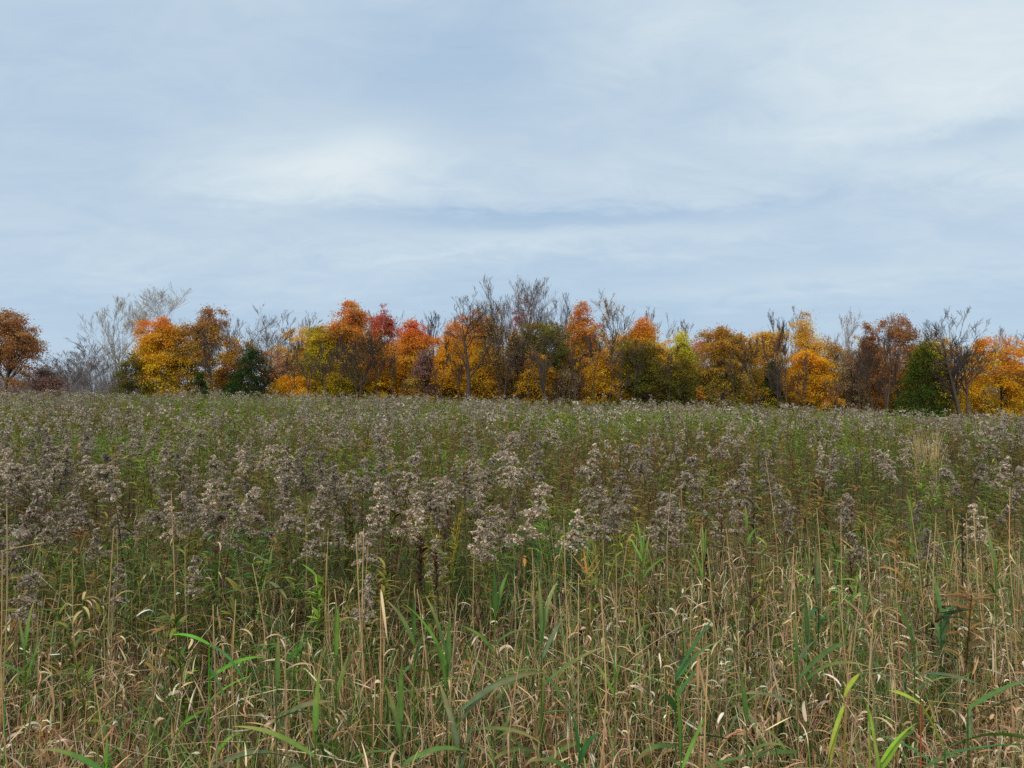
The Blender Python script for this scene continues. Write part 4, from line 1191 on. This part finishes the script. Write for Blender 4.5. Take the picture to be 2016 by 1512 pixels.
    reed(1795, 1020, 4.0, [(1, 95, 88, 80, .13), (.95, 100, 85, 75, .16), (.8, 60, 60, 30, .14)], 'upright pale green reed between tan stalks, right', cols=(lin('6c8c34'), GR3), wid=.018)
    reed(1960, 1110, 3.3, [(1, 110, 75, 60, .16), (.95, 130, 60, 40, .18), (.9, 60, 70, 50, .16), (.85, 150, 50, 20, .2), (.7, 20, 40, 0, .2)], 'fan of green blades near the right edge', cols=(GR3, GR1), wid=.014)
    reed(530, 1110, 3.7, [(1, 15, 15, -5, .2), (1, 170, 40, 10, .14), (.95, 90, 80, 60, .12), (.9, 340, -20, -50, .12), (.8, 20, 40, 0, .18)], 'grey-green reed top left of the brown stalks', cols=(TEAL, GR2))
    reed(1905, 1395, 2.35, [(1, 8, 28, 0, .24), (.96, 5, 24, -6, .22), (.9, 170, 20, -10, .2), (.8, 190, 10, -30, .18)], 'dark reed with arching blades, lower right', cols=(GR1, TEAL))
    reed(1860, 1475, 2.15, [(1, 10, 22, -4, .26), (.98, 2, 12, -2, .24), (.9, 150, 40, 10, .16)], 'long green blades reaching right along the bottom edge', cols=(lin('3c7434'), GR2))
    reed(1470, 1420, 2.3, [(1, 100, 82, 70, .12), (.9, 175, 20, 0, .2), (.85, 190, 0, -20, .2), (.8, 20, 40, 0, .16)], 'low dark reed below the tall teal reed', cols=(GR1, GR2))
    reed(1340, 1470, 2.15, [(1, 95, 85, 75, .14), (.95, 75, 75, 60, .15), (.9, 40, 50, 20, .16)], 'small upright green blades at the bottom, right of middle', cols=(GR3, GR1), wid=.014)
    reed(1140, 1480, 2.1, [(1, 100, 70, 40, .12), (.95, 60, 50, 0, .12), (.9, 160, 40, -10, .14)], 'small dark green reed shoot at the bottom, middle', cols=(lin('2c5a20'),), wid=.02)
    reed(50, 1270, 2.8, [(1, 100, 80, 60, .14), (.95, 140, 60, 20, .16), (.9, 30, 50, 10, .16), (.8, 70, 75, 50, .16)], 'green blades near the left edge', cols=(GR3, GR2), wid=.014)
    reed(10, 1380, 2.4, [(1, 40, 70, 40, .16), (.9, 20, 50, 10, .16)], 'bright green blade at the left edge', cols=(lin('5c9434'),), wid=.016)
    reed(1210, 1330, 2.6, [(1, 90, 84, 74, .1), (.95, 60, 60, 30, .14), (.9, 130, 60, 30, .14)], 'thin green shoots right of the long straw', cols=(GR3,), wid=.012)
    reed(1700, 1190, 3.1, [(1, 100, 82, 60, .12), (.95, 40, 60, 20, .16), (.9, 150, 40, 10, .14)], 'thin olive reed shoot between the two right reeds', cols=(GR2, lin('6c7c3c')), wid=.012)
    # yellow-green blades and the rusty one
    reed(1662, 1372, 2.3, [(.96, 205, -60, -82, .16), (1, 35, 50, 30, .09), (.97, 210, -55, -80, .15)], 'yellow-green blade folded down, right foreground', cols=(YG,), stemcol=lin('b08848'), wid=.018)
    reed(1812, 1385, 2.3, [(1, 330, -58, -72, .15), (1, 150, 30, 5, .08)], 'yellow-green blade with a rusty bend, lower right', cols=(YG,), stemcol=lin('a8643a'), wid=.018)
    reed(1735, 1500, 2.05, [(1, 25, 45, 38, .14), (.97, 20, 44, 36, .12), (.9, 100, 80, 70, .12)], 'bright yellow-green blade slanting at the bottom right', cols=(lin('7ca02a'),), wid=.014)
    reed(1712, 1400, 2.3, [(1, 275, -70, -85, .13), (.95, 100, 85, 75, .05)], 'narrow hanging lime blade beside the folded one', cols=(lin('7e9a34'),), wid=.012)
    # orange dead blades
    reed(1155, 1128, 3.5, [(1, 32, 52, 38, .125), (.97, 40, 30, 32, .12), (1, 150, 48, 40, .12), (1, 112, 74, 72, .10)], 'three orange dead reed blades spread in a fan', cols=(lin('b07c40'), lin('a07038')), stemcol=lin('8c643c'), name='dead_reed', cat='reed', group='dead reeds in the foreground', wid=.013, mat=M_STRAW)
    reed(5, 1083, 3.0, [(1, 5, 12, 9, .17)], 'tan dead reed blade sticking in from the left edge', cols=(lin('c4a478'),), stemcol=lin('b89868'), name='dead_reed', cat='reed', group='dead reeds in the foreground', wid=.018, mat=M_STRAW)
    reed(1032, 1092, 3.6, [(1, 270, -60, -75, .05), (1, 300, -70, -80, .045)], 'small orange dead leaf on a thin stalk, middle', cols=(lin('c48848'),), stemcol=lin('8a7050'), name='dead_reed', cat='reed', group='dead reeds in the foreground', wid=.02, mat=M_STRAW)
    reed(163, 1180, 3.3, [(1, 100, 60, -60, .07), (1, 20, 30, -80, .08), (.97, 200, 20, -100, .07), (.96, 320, 10, -90, .08), (.94, 260, 0, -90, .08)], 'withered pale yellow curled leaves on a stalk, left', cols=(lin('bca468'), lin('a89058')), stemcol=lin('7c7048'), name='dead_reed', cat='reed', group='dead reeds in the foreground', wid=.013, mat=M_STRAW)
    reed(1375, 1290, 2.35, [(1, 250, -75, -85, .1), (.98, 290, -70, -60, .14)], 'tan folded dead reed leaf left of the tall teal reed', cols=(lin('b48c64'),), stemcol=lin('a08058'), name='dead_reed', cat='reed', group='dead reeds in the foreground', wid=.013, mat=M_STRAW)
    reed(750, 1160, 2.9, [(1, 300, -70, -76, .17)], 'long pale dead leaf hanging from a bent straw, left of middle', cols=(lin('d4bc94'),), stemcol=lin('c0a070'), name='dead_reed', cat='reed', group='dead reeds in the foreground', wid=.013, mat=M_STRAW)

    # leafy weeds told apart by colour
    def weed(px, py, d, label, cols, n=150, spread=.16, H0=.35, L=(.05, .09), wid=(.010, .018)):
        top = ray(px, py, d)
        gz = float(ground_z(top[0], d))
        H = top[2] - gz
        t = thing('leafy_weed', label, 'weed', (top[0], d, gz), 0, 'leafy weeds in the meadow')
        ns = 6
        az = np.arange(ns) * 2.4
        ln = U(.8, 1.0, ns) * H
        ln[0] = H
        b = np.stack([np.cos(az) * .03, np.sin(az) * .03, np.zeros(ns)], -1)
        sp = arcs(b, az, U(1.4, 1.55, ns), 1.55 - U(.0, 1.0, ns) * spread * 2.2, ln, 5)
        obj('stems', tubes(sp, np.linspace(.004, .0015, 6)[None], 4, jit(cols[0], ns, .1)), M_STEM, t)
        q = rng.integers(0, ns, n)
        f = U(H0, .999, n) * 5
        i = f.astype(int)
        base = sp[q, i] + (sp[q, i + 1] - sp[q, i]) * (f - i)[:, None]
        lp = arcs(base, U(0, 6.28, n), U(.2, .9, n), U(-.7, .1, n), U(*L, n), 4)
        obj('foliage', ribbons(lp, U(*wid, n), pick(cols, n), rng.normal(size=n) * .3, .2, fold=-.25), M_FORB, t)
    G = [lin(c) for c in ('4a7226', '567c30', '3e6620', '648838')]
    YGc = [lin(c) for c in ('8e9c30', '7e9030', '9a9c34')]
    YEL = [lin(c) for c in ('b0a02c', 'a08c2c', '989430')]
    weed(478, 1036, 4.3, 'bright green bushy weed amid grey goldenrod, left', G, 200)
    weed(545, 1222, 3.2, 'low green leafy weed in the tan grass, left of middle', G, 150)
    weed(290, 880, 9.0, 'yellow-green weed glowing among far goldenrod, left', YGc, 130, L=(.07, .12), wid=(.02, .03))
    weed(268, 990, 5.8, 'small green weed between grey plumes, far left', G, 70)
    weed(1095, 1022, 4.6, 'small dark green weed in brown goldenrod, middle', [lin('2c5a34'), lin('386a3c')], 60)
    weed(866, 990, 5.2, 'small yellow weed between grey plumes, middle', YEL, 90)
    weed(1205, 988, 5.2, 'yellow leafy weed right of the middle', YEL, 90)
    weed(1150, 1045, 4.4, 'low yellow-green weed above the orange blades', YGc, 80)
    weed(1378, 908, 8.0, 'bright yellow-green weed, right of middle, far off', YGc, 110, L=(.07, .12), wid=(.018, .03))
    weed(1630, 1060, 3.9, 'light green weed between straws, right', [lin('6c9434'), lin('7c9c3c')], 80)
    weed(735, 890, 8.0, 'green weed behind the wide plume, left of middle', G, 100, L=(.07, .12), wid=(.018, .03))
    # the tan grass clump far off on the right
    d = 12.5
    top = ray(1822, 842, d)
    gz = float(ground_z(top[0], d))
    t = thing('tan_grass_clump', 'pale tan grass clump standing in the far goldenrod, right', 'grass clump', (top[0], d, gz))
    n = 120
    b = rng.normal(size=(n, 3)) * np.array([.09, .09, 0])
    H = top[2] - gz
    lp = arcs(b, U(0, 6.28, n), U(1.3, 1.56, n), U(.9, 1.5, n), U(.8, 1.08, n) * H, 5, power=1.8)
    obj('blades', ribbons(lp, U(.008, .014, n), pick(TAN[:3], n, amt=.12), U(-1, 1, n), .2), M_STRAW, t)
build_reeds()
